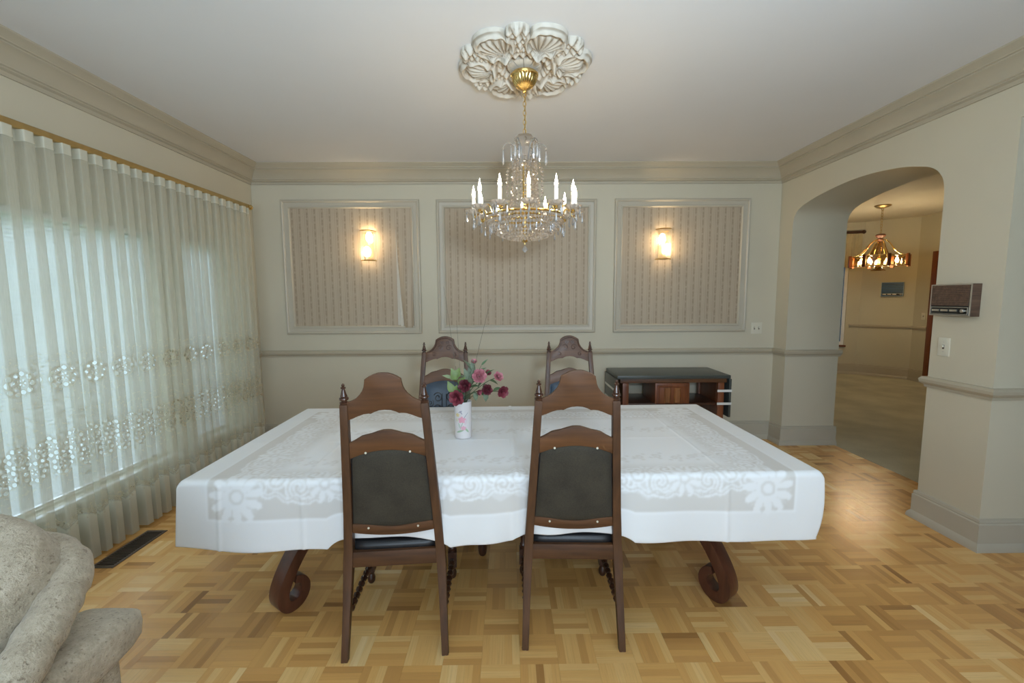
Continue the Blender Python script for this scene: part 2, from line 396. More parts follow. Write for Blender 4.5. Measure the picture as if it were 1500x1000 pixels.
def thing(name, label, cat, loc=(0, 0, 0), rz=0.0, group=None):
    o = bpy.data.objects.new(name, None); COL.objects.link(o); o.location = loc; o.rotation_euler = (0, 0, rz); o.empty_display_size = 0.1
    return tag(o, label, cat, group)
def tag(o, label, cat, group=None):
    o['label'] = label; o['category'] = cat
    if group: o['group'] = group
    return o
def struct(o): o['kind'] = 'structure'; return o
def dup(root, loc=None, rz=None, label=None, group=None):
    def cp(o, par):
        c = o.copy(); COL.objects.link(c); c.parent = par
        for ch in o.children: cp(ch, c)
        return c
    r = cp(root, None)
    if loc is not None: r.location = loc
    if rz is not None: r.rotation_euler = (0, 0, rz)
    if label: r['label'] = label
    if group: r['group'] = group
    return r
def smooth_path(pts, n=8):
    P = [Vector(p) for p in pts]; out = []
    for i in range(len(P) - 1):
        p0, p1, p2, p3 = P[max(i - 1, 0)], P[i], P[i + 1], P[min(i + 2, len(P) - 1)]
        for k in range(n):
            t = k / n; out.append(0.5 * ((2 * p1) + (p2 - p0) * t + (2 * p0 - 5 * p1 + 4 * p2 - p3) * t * t + (3 * p1 - p0 - 3 * p2 + p3) * t ** 3))
    out.append(P[-1]); return out
ident = lambda a, b, h: (a, b, h)

# ------------------------------------------------------------------ room shell
XL, XR, YB, YF, ZC = -2.53, 2.735, 4.45, -2.6, 2.775
XR2 = 3.26                       # far face of the thick right wall
A0, A1 = 2.785, 4.25             # arch
O0, O1, OZ = 0.3, 2.40, 2.425    # second opening nearer the camera
floor = struct(MB().box(XL - 0.25, XR2, YF - 0.2, YB + 0.2, -0.12, -0.012).build('floor', FLOORB, smooth=0))
struct(MB().box(XL - 0.25, XR2 + 0.0, YF - 0.2, YB + 0.2, ZC, ZC + 0.12).build('ceiling', CEIL, smooth=0))
wall_back = struct(MB().box(XL - 0.25, XR + 0.1, YB, YB + 0.2, -0.1, ZC + 0.05).build('wall_back', WALL, smooth=0))
# left wall with two window openings
W1, W2, WZ0, WZ1 = (0.1, 3.22), (3.46, 3.97), 0.33, 1.97
wl = MB()
for y0, y1, z0, z1 in [(YF, YB + 0.2, -0.1, WZ0), (YF, YB + 0.2, WZ1, ZC + 0.05), (YF, W1[0], WZ0, WZ1), (W1[1], W2[0], WZ0, WZ1), (W2[1], YB + 0.2, WZ0, WZ1)]:
    wl.box(XL - 0.25, XL, y0, y1, z0, z1)
struct(wl.build('wall_left', WALL, smooth=0))
# right wall: one outline with the arch and the square opening cut into it
arch_pts = [(A1, 2.13), (4.246, 2.19), (4.228, 2.245), (4.19, 2.288), (4.13, 2.318), (4.05, 2.340), (3.91, 2.367), (3.71, 2.391), (3.53, 2.402), (3.33, 2.397), (3.11, 2.370), (2.98, 2.338), (2.90, 2.312), (2.845, 2.275), (2.808, 2.225), (2.791, 2.17), (A0, 2.10)]
arch_s = smooth_path([(a, b, 0) for a, b in arch_pts], 3)
poly = [(YB + 0.2, -0.1), (YB + 0.2, ZC + 0.05), (YF, ZC + 0.05), (YF, -0.1), (O0, -0.1), (O0, OZ), (O1, OZ), (O1, -0.1), (A0, -0.1)] + [(p.x, p.y) for p in reversed(arch_s)] + [(A1, -0.1)]
struct(MB().prism(poly, XR, XR2, lambda u, v, w: (w, u, v)).build('wall_right', WALL, smooth=30))
# wall behind the camera, with a wide window
wf = MB(); FX0, FX1, FZ0, FZ1 = -1.7, 2.1, 0.5, 2.4
for x0, x1, z0, z1 in [(XL - 0.25, FX0, -0.1, ZC + 0.05), (FX1, XR2, -0.1, ZC + 0.05), (FX0, FX1, -0.1, FZ0), (FX0, FX1, FZ1, ZC + 0.05)]: wf.box(x0, x1, YF - 0.2, YF, z0, z1)
struct(wf.build('wall_front', WALL, smooth=0))
# neighbouring room
struct(MB().box(XR2, 9.5, YF - 0.2, 10.5, -0.12, 0.004).build('floor_carpet', CARPET, smooth=0))
struct(MB().box(XR2, 9.5, YF - 0.2, 10.5, 2.85, 2.95).build('ceiling_nook', paint('nook_ceiling', (0.62, 0.56, 0.44), 0.8, 0.02, 2, 0.05, 8), smooth=0))
AB, BC = Vector((6.624, 8.186)), Vector((7.118, 7.606)); AL = AB + Vector((-0.27, 0.09)).normalized() * 3.6
CE = Vector((7.06, 6.9))
def upright(mb, p, q, z0, z1, th=0.12, side=1):
    d = (q - p).normalized(); n = Vector((-d.y, d.x)) * th * side; c = [p, q, q + n, p + n]
    return mb.prism([(v.x, v.y) for v in c], z0, z1, ident)
dA = (AL - AB).normalized()
wa0, wa1 = AB + dA * 0.21, AB + dA * 1.7
nA = MB(); upright(nA, AB, wa0, -0.1, 2.9, side=-1); upright(nA, wa0, wa1, -0.1, 0.56, side=-1); upright(nA, wa0, wa1, 2.25, 2.9, side=-1); upright(nA, wa1, AL, -0.1, 2.9, side=-1)
struct(nA.build('wall_nook_window', NOOKW, smooth=0))
struct(upright(MB(), AB, BC, -0.1, 2.9).build('wall_nook_angled', NOOKW, smooth=0))
dC = (CE - BC).normalized(); c0, c1 = BC + dC * 0.315, BC + dC * 1.215
nC = MB(); upright(nC, BC, c0, -0.1, 2.9); upright(nC, c0, c1, 2.22, 2.9); upright(nC, c1, BC + dC * 4.0, -0.1, 2.9)
struct(nC.build('wall_nook_side', NOOKW, smooth=0))
far = MB().box(9.4, 9.5, YF - 0.2, 10.5, -0.1, 2.9).box(XR2, 9.5, YF - 0.2, YF - 0.1, -0.1, 2.9).box(XR2 - 0.1, 4.2, 9.1, 9.2, -0.1, 2.9)
far.box(XR2 - 0.15, XR2, YB, 9.6, -0.1, 2.9)
struct(far.build('wall_nook_far', NOOKW, smooth=0))

# crown, chair rail, baseboards
crown_prof = [(0, -0.172), (0.011, -0.172), (0.013, -0.150), (0.020, -0.147), (0.031, -0.143), (0.031, -0.136), (0.041, -0.132), (0.041, -0.124), (0.048, -0.110), (0.060, -0.092), (0.076, -0.074), (0.094, -0.060), (0.106, -0.054), (0.106, -0.046), (0.116, -0.043), (0.116, -0.036), (0.124, -0.028), (0.152, -0.010), (0.152, 0.0)]
struct(MB().mold([(XL, YF), (XL, YB), (XR, YB), (XR, YF)], crown_prof, lambda a, b, h: (a, b, ZC + h)).build('trim_1', TRIM, smooth=20))
rail_prof = [(0, 0.892), (0.010, 0.892), (0.012, 0.908), (0.020, 0.912), (0.030, 0.926), (0.032, 0.944), (0.026, 0.950), (0.022, 0.958), (0, 0.960)]
base_prof = [(0, 0), (0.036, 0), (0.036, 0.012), (0.032, 0.030), (0.022, 0.044), (0.019, 0.048), (0.019, 0.158), (0.013, 0.166), (0.016, 0.172), (0.012, 0.186), (0, 0.190)]
far_path = [(XL, YB), (XR, YB), (XR, A1), (XR2 + 0.02, A1)]; near_path = [(XR2, A0), (XR, A0), (XR, O1), (XR2, O1)]
struct(MB().mold([(XL, 4.06)] + far_path, rail_prof, ident).build('trim_2', TRIM, smooth=25))
struct(MB().mold(near_path, rail_prof, ident).build('trim_3', TRIM, smooth=25))
struct(MB().mold(far_path, base_prof, ident).build('baseboard_back', BASE, smooth=25))
struct(MB().mold([(XL, YF), (XL, YB)], base_prof, ident).build('baseboard_left', BASE, smooth=25))
struct(MB().mold(near_path, base_prof, ident).build('baseboard_right', BASE, smooth=25))
nk = [tuple(AL), tuple(AB), tuple(BC), tuple(BC + dC * 0.300)]
struct(MB().mold(nk, base_prof, lambda a, b, h: (a, b, h * 1.1)).build('baseboard_nook', TRIM, smooth=25))
struct(MB().mold([tuple(wa0 - dA * 0.06)] + nk[1:], rail_prof, ident).build('trim_4', TRIM, smooth=25))

# wall panels: moulded frames and striped paper, fixed to the back wall
frame_prof = [(0, 0), (0, 0.020), (0.006, 0.028), (0.014, 0.030), (0.022, 0.026), (0.028, 0.016), (0.050, 0.012), (0.060, 0.012), (0.064, 0.019), (0.074, 0.019), (0.082, 0.008), (0.084, 0)]
PANELS = [(-2.243, -0.877, 1.128, 2.456), (-0.708, 0.884, 1.130, 2.455), (1.068, 2.423, 1.130, 2.458)]
for x0, x1, z0, z1 in PANELS:
    MB().mold([(x0, z0), (x0, z1), (x1, z1), (x1, z0)], frame_prof, lambda a, b, h: (a, YB - h, b), True).build('panel_frame', FRAME, wall_back, smooth=20)
    MB().box(x0 + 0.08, x1 - 0.08, YB - 0.004, YB + 0.001, z0 + 0.08, z1 - 0.08).build('wallpaper', PAPER, wall_back, smooth=0)
# strip of paper that has come away at the right of the first panel
def flap(u, v):
    z = 2.19 - 1.0 * v; lift = v ** 1.3
    xr = -0.972 + 0.012 * v; xl = -1.118 + 0.062 * lift
    x = xl + (xr - xl) * u; y = YB - 0.006 - 0.052 * lift * math.sin(PI * min(1, 0.25 + (1 - u) * 0.75)) * (1 - u) ** 0.4
    return (x, y, z)
MB().grid(flap, 8, 20).build('peeling_wallpaper', PAPER, wall_back, smooth=180, fix=False)
def curl(u, v):
    lift = v ** 1.3; z = 2.17 - 0.965 * v; xl = -1.118 + 0.062 * lift
    a = u * 2.6; r = 0.004 + 0.014 * lift
    return (xl - r * 0.2 + r * 1.6 * math.sin(a) * 0.7 - 0.030 * lift * u, YB - 0.008 - 0.045 * lift - r * (1 - math.cos(a)) + 0.03 * lift * u, z)
MB().grid(curl, 8, 20).build('curled_paper_edge', PAPERB, wall_back, smooth=180, fix=False)
def bare(u, v):
    lift = v ** 1.3; return (-1.120 + (0.066 * lift) * u, YB - 0.0052, 2.17 - 0.955 * v)
MB().grid(bare, 2, 10).build('bare_wall_strip', PAPERB, wall_back, smooth=0, fix=False)

# ------------------------------------------------------------------ parquet
T = 0.1576176; gx, gy = -0.749977, 11.36901
def parquet():
    V, F, UV, TN, singles = [], [], [], [], []
    strips = []
    for b in range(-9, 18):
        for a in range(-16, 22):
            x0, y0 = (a + gx) * T, (b + gy) * T
            if x0 > XR2 - 0.005 or x0 + T < XL or y0 > YB or y0 + T < 0.2: continue
            if x0 + T > XR + 0.02 and not ((A0 - 0.1 < y0 + T / 2 < A1 + 0.1) or y0 + T / 2 < O1 + 0.1): continue
            vert = (a + b) % 2 != 0; tile_t = random.gauss(0.52, 0.12)
            for k in range(5):
                w = T / 5; g = 0.00005; tn = min(1, max(0, random.gauss(tile_t, 0.13) - (0.22 if random.random() < 0.06 else 0)))
                G = 0.0002
                if vert: r = (x0 + k * w + (g if k else G), x0 + (k + 1) * w - (g if k < 4 else G), y0 + G, y0 + T - G)
                else: r = (x0 + G, x0 + T - G, y0 + k * w + (g if k else G), y0 + (k + 1) * w - (g if k < 4 else G))
                r = (max(r[0], XL), min(r[1], XR2), r[2], min(r[3], YB))
                if r[1] - r[0] < 0.002 or r[3] - r[2] < 0.002: continue
                strips.append((r, vert, tn, random.uniform(-0.0001, 0.0001), (random.uniform(0, 50), random.uniform(0, 50))))
    def key(s):
        cx, cy = (s[0][0] + s[0][1]) / 2, (s[0][2] + s[0][3]) / 2
        hidden = cy < 1.50 or abs(cx) > 1.17 * cy + 0.02 or (cx < -0.95 and cy < 1.95 and cx < -0.95)
        return (hidden, cx * cx * 0.3 + cy * cy)
    order = sorted(range(len(strips)), key=lambda i: key(strips[i])); single = set(order[:300])
    def geo(s):
        (x0, x1, y0, y1), vert, tn, dz, (ou, ov) = s; c = 0.00012
        vs = [(x0, y0, -0.012), (x1, y0, -0.012), (x1, y1, -0.012), (x0, y1, -0.012), (x0, y0, dz - c), (x1, y0, dz - c), (x1, y1, dz - c), (x0, y1, dz - c),
              (x0 + c, y0 + c, dz), (x1 - c, y0 + c, dz), (x1 - c, y1 - c, dz), (x0 + c, y1 - c, dz)]
        fs = [(8, 9, 10, 11)] + [(4 + i, 4 + (i + 1) % 4, 8 + (i + 1) % 4, 8 + i) for i in range(4)] + [(i, (i + 1) % 4, 4 + (i + 1) % 4, 4 + i) for i in range(4)]
        uv = [((y if vert else x) + ou, (x if vert else y) + ov) for x, y, _ in vs]
        return vs, fs, uv, [tn] * 12
    for i, s in enumerate(strips):
        vs, fs, uv, tn = geo(s)
        if i in single: np_mesh('parquet_strip', vs, fs, PARQ, floor, smooth=0, attrs={'tone': tn}, uv=uv)
        else:
            o = len(V); V += vs; F += [tuple(q + o for q in f) for f in fs]; UV += uv; TN += tn
    np_mesh('parquet', V, F, PARQ, floor, smooth=0, kind='stuff', attrs={'tone': TN}, uv=UV)
parquet()

# ------------------------------------------------------------------ windows, blinds, curtain, outside
def window(name, y0, y1, muntins=()):
    xg = XL - 0.17
    fr = MB()
    for a, b, c, d in [(y0, y0 + 0.05, WZ0, WZ1), (y1 - 0.05, y1, WZ0, WZ1), (y0 + 0.05, y1 - 0.05, WZ0, WZ0 + 0.05), (y0 + 0.05, y1 - 0.05, WZ1 - 0.05, WZ1)]: fr.box(xg - 0.03, xg + 0.03, a, b, c, d)
    for m_ in muntins: fr.box(xg - 0.028, xg + 0.028, m_ - 0.035, m_ + 0.035, WZ0 + 0.05, WZ1 - 0.05)
    w = struct(fr.build(name, WHITE, smooth=0))
    MB().box(xg - 0.004, xg + 0.004, y0 + 0.05, y1 - 0.05, WZ0 + 0.05, WZ1 - 0.05).build('pane', GLASS, w, smooth=0)
    MB().box(XL - 0.10, XL + 0.03, y0 - 0.03, y1 + 0.03, WZ0 - 0.03, WZ0 - 0.001).build('sill', WHITE, w, smooth=0, bevel=0.004)
window('window_1', *W1, muntins=(1.55,)); window('window_2', *W2)
def blind(y0, y1, label):
    t = thing('mini_blind', label, 'blind', (XL - 0.07, (y0 + y1) / 2, WZ0), 0)
    h = (y1 - y0) / 2 - 0.012; H = WZ1 - WZ0
    MB().box(-0.02, 0.02, -h, h, H - 0.035, H - 0.002).build('headrail', WHITE, t, smooth=0, bevel=0.003)
    MB().box(-0.014, 0.014, -h, h, 0.012, 0.026).build('bottom_rail', WHITE, t, smooth=0, bevel=0.003)
    sl = MB(); z = 0.045; ca, sa = math.cos(1.05), math.sin(1.05)
    while z < H - 0.045:
        w = 0.0160; sl.add([(-w * ca, -h, z + w * sa), (0, -h, z + 0.0016), (w * ca, -h, z - w * sa), (-w * ca, h, z + w * sa), (0, h, z + 0.0016), (w * ca, h, z - w * sa)], [(0, 1, 4, 3), (1, 2, 5, 4)]); z += 0.0222
    sl.build('slats', BLIND, t, smooth=180, kind='stuff', fix=False)
    for yy in (-h * 0.75, h * 0.75): MB().tube([(0.014, yy, 0.02), (0.014, yy, H - 0.03)], 0.0012, 4).build('ladder_cord', WHITE, t)
blind(*W1, 'white mini blind in the wide window behind the lace curtain')
blind(*W2, 'white mini blind in the narrow window near the back corner')
def curtain():
    y0, y1 = 0.5, 4.13; per = 0.0935; nf = (y1 - y0) / per; NS = int(nf * 22); zz = np.concatenate([np.linspace(0.018, 0.5, 14), np.linspace(0.55, 2.262, 20), np.linspace(2.28, 2.318, 3)])
    ph = np.linspace(0, nf * 2 * PI, NS); jit = np.interp(ph, np.arange(0, nf * 2 * PI + 7, PI), rng.uniform(0.85, 1.12, len(np.arange(0, nf * 2 * PI + 7, PI))))
    drift = np.interp(ph, np.arange(0, nf * 2 * PI + 7, PI * 2), rng.uniform(-0.016, 0.016, len(np.arange(0, nf * 2 * PI + 7, PI * 2))))
    def row(z):
        f = 1 - z / 2.32; am = 0.027 + 0.016 * f
        x = XL + 0.128 + am * jit * np.tanh(3.2 * (np.cos(ph) + 0.05))
        y = y0 + ph / (2 * PI) * per + 0.0095 * np.sin(2 * ph) + drift * f + 0.010 * f * np.sin(ph * 0.21 + 1)
        return x, y
    xr, yr = row(1.2); s = np.concatenate([[0], np.cumsum(np.hypot(np.diff(xr), np.diff(yr)))])
    V = []; UV = []
    for z in zz:
        x, y = row(z); V.append(np.stack([x, y, np.full(NS, z)], 1)); UV.append(np.stack([s, np.full(NS, z)], 1))
    o = np_mesh('sheer_curtain', np.concatenate(V), grid_faces(NS, len(zz)), SHEER, uv=np.concatenate(UV))
    tag(o, 'pleated cream sheer curtain with lace flower bands across the left windows', 'curtain')
curtain()
def curtain_rod():
    t = thing('curtain_rod', 'long brass curtain rod above the sheer lace curtain', 'curtain rod', (XL + 0.12, 0, 2.345))
    MB().box(-0.012, 0.016, 0.4, 4.16, -0.026, 0.012).build('rod', BRASSD, t, bevel=0.008, seg=3)
    fin = MB(); R = Matrix.Rotation(-PI / 2, 3, 'X')
    fin.lathe([(0.017, 0), (0.022, 0.006), (0.022, 0.014), (0.012, 0.02), (0.012, 0.026), (0.021, 0.034), (0.024, 0.046), (0.018, 0.06), (0.006, 0.068), (0.0001, 0.07)], 14, (0.002, 4.16, -0.007), R)
    fin.build('finial', BRASS, t)
    for y in (0.6, 2.0, 3.3, 4.08): MB().box(-0.119, -0.012, y - 0.012, y + 0.012, -0.018, 0.004).build('bracket', BRASSD, t, bevel=0.002)
curtain_rod()
struct(MB().box(-30, XL - 0.28, -20, 30, -0.6, -0.35).build('lawn', LAWN, smooth=0))
def shrub(x, y, r, h, label):
    t = thing('garden_shrub', label, 'shrub', (x, y, -0.35)); fo = MB()
    for _ in range(420):
        th, u = random.uniform(0, 2 * PI), random.uniform(-1, 1); q = random.uniform(0.6, 1.0); s_ = math.sqrt(1 - u * u)
        c = Vector((r * q * s_ * math.cos(th), r * q * s_ * math.sin(th), h * 0.55 + h * 0.45 * u * q)); a = Vector(rng.normal(size=3)).normalized(); b = a.orthogonal().normalized(); l = random.uniform(0.10, 0.2)
        fo.add([c - a * l, c + b * l * 0.5, c + a * l, c - b * l * 0.5], [(0, 1, 2, 3)])
    fo.build('foliage', LEAFD, t, smooth=0, kind='stuff', fix=False)
    MB().tube([(0, 0, 0), (0.03, 0.02, h * 0.6)], [0.05, 0.03], 7).build('stem', BARK, t)
shrub(-6.2, 4.5, 1.0, 1.5, 'low rounded green shrub seen through the near end of the sheer curtain')
shrub(-7.5, 9.5, 1.5, 2.3, 'tall green shrub outside, dim through the middle of the sheer curtain')
shrub(-5.5, 11.5, 1.1, 1.9, 'green shrub outside the narrow window beside the back corner')
def garden_fence():
    t = thing('garden_fence', 'white garden fence rails glimpsed through the sheer curtain', 'fence', (-5.0, 5.0, -0.35))
    for z in (0.72, 1.28): MB().box(-0.02, 0.02, -5.0, 5.5, z, z + 0.11).build('rail', WHITE, t, smooth=0)
    for y in (-5, -2.5, 0, 2.5, 5): MB().box(-0.05, 0.05, y - 0.05, y + 0.05, 0, 1.45).build('post', WHITE, t, smooth=0)
garden_fence()

# ------------------------------------------------------------------ ceiling rosette
def rosette():
    RM = 0.372; nr, nt = 110, 600
    th = np.linspace(0, 2 * PI, nt, endpoint=False)[None, :]; u = np.linspace(0.03, 1, nr)[:, None]
    six = (th / (2 * PI) * 6 + 0.25); k = np.floor(six); loc = (six - k - 0.5)           # -0.5..0.5 inside each lobe
    lob = np.clip(1 - (loc / 0.31) ** 2, 0, None) ** 0.5
    clus = np.clip(1 - ((np.abs(loc) - 0.5) / 0.19) ** 2, 0, None) ** 0.5
    R = 0.300 + 0.068 * np.maximum(lob, clus * 0.86 + 0.03 * np.cos(loc * 2 * PI * 15) * clus * 0.8)
    r = u * R; X, Y = r * np.cos(th), r * np.sin(th)
    h = np.full_like(X, 0.016)
    aC = (k + 0.5 - 0.25) / 6 * 2 * PI; cx, cy = 0.258 * np.cos(aC), 0.258 * np.sin(aC)
    dx, dy = X - cx, Y - cy; rad = dx * np.cos(aC) + dy * np.sin(aC); tan = -dx * np.sin(aC) + dy * np.cos(aC)
    q = np.hypot(rad / 0.098, tan / 0.104); ang = np.arctan2(tan, rad + 0.085)
    bump = lambda x, w: np.exp(-(x / w) ** 2)
    h += 0.030 * bump(q - 0.93, 0.13)                                                      # rim of each shell
    ins = 1 / (1 + np.exp((q - 0.80) / 0.04)); sh = np.hypot(rad + 0.085, tan)
    h += ins * (0.006 + 0.020 * np.clip(1 - (q) ** 2, 0, 1) + 0.0060 * np.cos(ang * 22))   # flutes
    h -= ins * 0.020 * bump(sh - 0.155, 0.014)
    h += 0.024 * bump(np.hypot(rad + 0.092, tan), 0.022)
    for s in (-1, 1): h += 0.020 * bump(np.hypot(rad + 0.062, tan - s * 0.062), 0.018) + 0.014 * bump(np.hypot(rad - 0.02, tan - s * 0.115), 0.016)
    kk = np.floor(six + 0.5); aL = (kk - 0.25) / 6 * 2 * PI
    for rr, off, w, hh in [(0.335, 0, 0.024, 0.040), (0.325, 0.042, 0.02, 0.034), (0.325, -0.042, 0.02, 0.034), (0.295, 0.030, 0.018, 0.030), (0.295, -0.030, 0.018, 0.030), (0.27, 0, 0.018, 0.034), (0.245, 0.018, 0.014, 0.026), (0.245, -0.018, 0.014, 0.026), (0.222, 0, 0.016, 0.03), (0.195, 0.0, 0.013, 0.026), (0.175, 0.014, 0.010, 0.02), (0.175, -0.014, 0.010, 0.02)]:
        px, py = rr * np.cos(aL) - off * np.sin(aL), rr * np.sin(aL) + off * np.cos(aL)
        h = np.maximum(h, 0.014 + hh * bump(np.hypot(X - px, Y - py), w))
    h += 0.006 * np.cos(th * 42) * bump(r - 0.30, 0.04) * (1 - ins)
    h += 0.022 * bump(r - 0.132, 0.020) * (1 + 0.35 * np.cos(th * 20)) + 0.012 * bump(r - 0.165, 0.010)
    h -= 0.014 * bump(r - 0.105, 0.012)
    h = np.where(r < 0.095, 0.020 + 0.030 * np.sqrt(np.clip(1 - (r / 0.1) ** 2, 0, 1)) - 0.008 * (np.abs(np.sin(th * 5)) < 0.12), h)
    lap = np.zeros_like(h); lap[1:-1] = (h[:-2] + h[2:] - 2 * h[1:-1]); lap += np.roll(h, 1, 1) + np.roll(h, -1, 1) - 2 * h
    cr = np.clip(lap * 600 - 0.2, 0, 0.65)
    Z = -h
    V = np.stack([X, Y, Z], 2).reshape(-1, 3); side = np.stack([X[-1], Y[-1], np.full(nt, 0.004)], 1); V = np.concatenate([V, side]); C = np.concatenate([cr.ravel(), np.zeros(nt)])
    c_, s_ = math.cos(math.radians(-23)), math.sin(math.radians(-23)); V = V @ np.array([[c_, s_, 0], [-s_, c_, 0], [0, 0, 1]])
    i = np.arange(nt); j = (i + 1) % nt; F = np.concatenate([np.stack([a * nt + i, a * nt + j, (a + 1) * nt + j, (a + 1) * nt + i], 1) for a in range(nr)])
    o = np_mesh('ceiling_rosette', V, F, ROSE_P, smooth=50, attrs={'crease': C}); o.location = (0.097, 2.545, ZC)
    tag(o, 'cream plaster ceiling medallion with shells and acanthus leaves around the chandelier', 'ceiling medallion')
rosette()

# ------------------------------------------------------------------ chandelier
def drop_mb(mb, c, L, w=0.007, n=6):
    x, y, z = c
    mb.octa((x, y, z - 0.010), w * 0.75, 0.008, n=n)
    mb.lathe([(w * 0.25, z - 0.020), (w * 0.7, z - 0.028 - L * 0.25), (w, z - 0.018 - L * 0.75), (0.0002, z - 0.018 - L)], n, (x, y, 0)); return mb
def chandelier():
    cx, cy = 0.098, 2.55
    t = thing('crystal_chandelier', 'brass and crystal chandelier with twelve lit candle bulbs over the dining table', 'chandelier', (cx, cy, 0))
    fl = lambda a, z: 1 + 0.035 * math.cos(a * 28)
    MB().lathe([(0.030, 2.722), (0.072, 2.716), (0.078, 2.708), (0.076, 2.700), (0.070, 2.695), (0.067, 2.684), (0.058, 2.664), (0.042, 2.646), (0.022, 2.634), (0.012, 2.630), (0.012, 2.622), (0.006, 2.616)], 84, mod=lambda a, z: fl(a, z) if 2.63 < z < 2.69 else 1).build('canopy', BRASS, t)
    z = 2.620; k = 0
    while z > 2.405:
        P = []; R = Matrix.Rotation(PI / 2 * (k % 2), 3, 'Z')
        for q in range(12):
            a = 2 * PI * q / 12; P.append(R @ Vector((0.0085 * math.cos(a), 0, 0.0155 * math.sin(a))) + Vector((0, 0, z - 0.013)))
        MB().tube(P, 0.0022, 5, closed=True).build('chain_link', BRASS, t); z -= 0.0245; k += 1
    MB().tube([(0.004, 0.003, 2.62), (0.006, 0.004, 2.52), (0.003, 0.004, 2.39)], 0.0018, 5).build('cord', BRASSD, t)
    col = MB().lathe([(0.004, 2.398), (0.022, 2.396), (0.046, 2.385), (0.056, 2.370), (0.050, 2.352), (0.034, 2.338), (0.028, 2.325), (0.032, 2.30), (0.036, 2.27), (0.033, 2.245), (0.045, 2.238), (0.060, 2.232), (0.060, 2.226), (0.02, 2.22)], 16, mod=lambda a, z: 1 + 0.05 * math.cos(a * 8))
    col.build('crystal_column', BOBE, t, smooth=25)
    for k in range(8):                                              # small leaves round the top
        a = 2 * PI * k / 8; MB().octa((0.054 * math.cos(a), 0.054 * math.sin(a), 2.356), 0.011, 0.016, 0.026, n=5).build('crystal_leaf', CRYST, t)
    for k in range(6):                                              # arching glass sprays with drops
        a = 2 * PI * (k + 0.04) / 6; ca, sa = math.cos(a), math.sin(a)
        P = smooth_path([(0.030 * ca, 0.030 * sa, 2.25), (0.046 * ca, 0.046 * sa, 2.31), (0.072 * ca, 0.072 * sa, 2.342), (0.100 * ca, 0.100 * sa, 2.346), (0.121 * ca, 0.121 * sa, 2.325)], 5)
        s_ = MB().tube(P, [0.0045 - 0.0022 * i / (len(P) - 1) for i in range(len(P))], 6).build('glass_spray', CRYSTC, t)
        d = MB(); drop_mb(d, (0.121 * ca, 0.121 * sa, 2.324), 0.085, 0.0085); d.build('crystal_drop', CRYSTC, s_, smooth=0)
        d = MB(); drop_mb(d, (0.080 * ca + 0.004, 0.080 * sa, 2.338), 0.075, 0.006); d.build('crystal_drop', CRYSTC, s_, smooth=0)
    beads = MB()
    for k in range(20):                                             # strands from crown to ring
        a = 2 * PI * k / 20
        for i in range(17):
            f = i / 16; r = 0.066 + 0.022 * f ** 1.4; z = 2.235 - 0.285 * f; beads.octa((r * math.cos(a), r * math.sin(a), z), 0.0085, 0.0085, rot=a + i * 0.6, n=5)
    for k in range(10):                                             # outer short strands
        a = 2 * PI * (k + 0.5) / 10
        for i in range(11):
            f = i / 10; r = 0.058 + 0.046 * math.sin(min(1, f * 2.2) * PI / 2); z = 2.262 - 0.195 * f; beads.octa((r * math.cos(a), r * math.sin(a), z), 0.0085, 0.0085, rot=a + i, n=5)
    beads.build('bead_strands', CRYST, t, smooth=0, kind='stuff', fix=False)
    MB().lathe([(0.012, 1.80), (0.012, 2.24)], 10).build('centre_stem', BRASS, t)
    P = [(0.222 * math.cos(2 * PI * q / 48), 0.222 * math.sin(2 * PI * q / 48), 1.944) for q in range(48)]
    MB().tube(P, 0.006, 6, closed=True).build('ring', BRASS, t)
    P = [(0.09 * math.cos(2 * PI * q / 32), 0.09 * math.sin(2 * PI * q / 32), 1.950) for q in range(32)]
    MB().tube(P, 0.006, 6, closed=True).build('inner_ring', BRASS, t)
    for k in range(6):
        a = 2 * PI * k / 6; MB().tube([(0.012 * math.cos(a), 0.012 * math.sin(a), 1.952), (0.222 * math.cos(a), 0.222 * math.sin(a), 1.945)], 0.004, 6).build('spoke', BRASS, t)
    bas = MB()
    for i in range(9):
        f = i / 8; r = 0.218 * math.cos(f * PI / 2 * 0.93); z = 1.934 - 0.118 * math.sin(f * PI / 2); n = max(6, int(2 * PI * r / 0.0185))
        for q in range(n):
            a = 2 * PI * (q + 0.5 * (i % 2)) / n; bas.octa((r * math.cos(a), r * math.sin(a), z), 0.0108, 0.0105, rot=a, n=5)
    bas.build('basin_beads', CRYST, t, smooth=0, kind='stuff', fix=False)
    for k in range(36):                                             # prisms round the basin rim
        a = 2 * PI * (k + 0.5) / 36; d = MB(); zz = 1.918 - 0.032 * (k % 3 == 0) - 0.014 * (k % 3 == 1); rr = (0.226, 0.205, 0.19)[k % 3]
        drop_mb(d, (rr * math.cos(a), rr * math.sin(a), zz), 0.042, 0.006); d.build('crystal_prism', CRYSTC, t, smooth=0)
    MB().lathe([(0.020, 1.812), (0.016, 1.802), (0.005, 1.796), (0.003, 1.786)], 10).build('boss', BRASS, t)
    MB().octa((0, 0, 1.757), 0.0185, 0.026, 0.017, n=8).build('ball_drop', CRYSTC, t, smooth=0)
    # one arm with its glass dish, candle, bulb and drops, then eleven copies
    Ra = 0.290
    P = smooth_path([(0.215, 0, 1.944), (0.222, 0, 1.965), (0.236, 0, 1.985), (0.256, 0, 1.980), (0.268, 0, 1.955), (0.280, 0, 1.938), (Ra, 0, 1.945)], 5)
    arm = MB().tube(P, 0.0048, 7).build('arm', BRASS, t)
    ped = MB().lathe([(0.007, 1.940), (0.013, 1.945), (0.008, 1.951), (0.014, 1.957)], 12, (Ra, 0, 0)).build('cup', BRASS, arm)
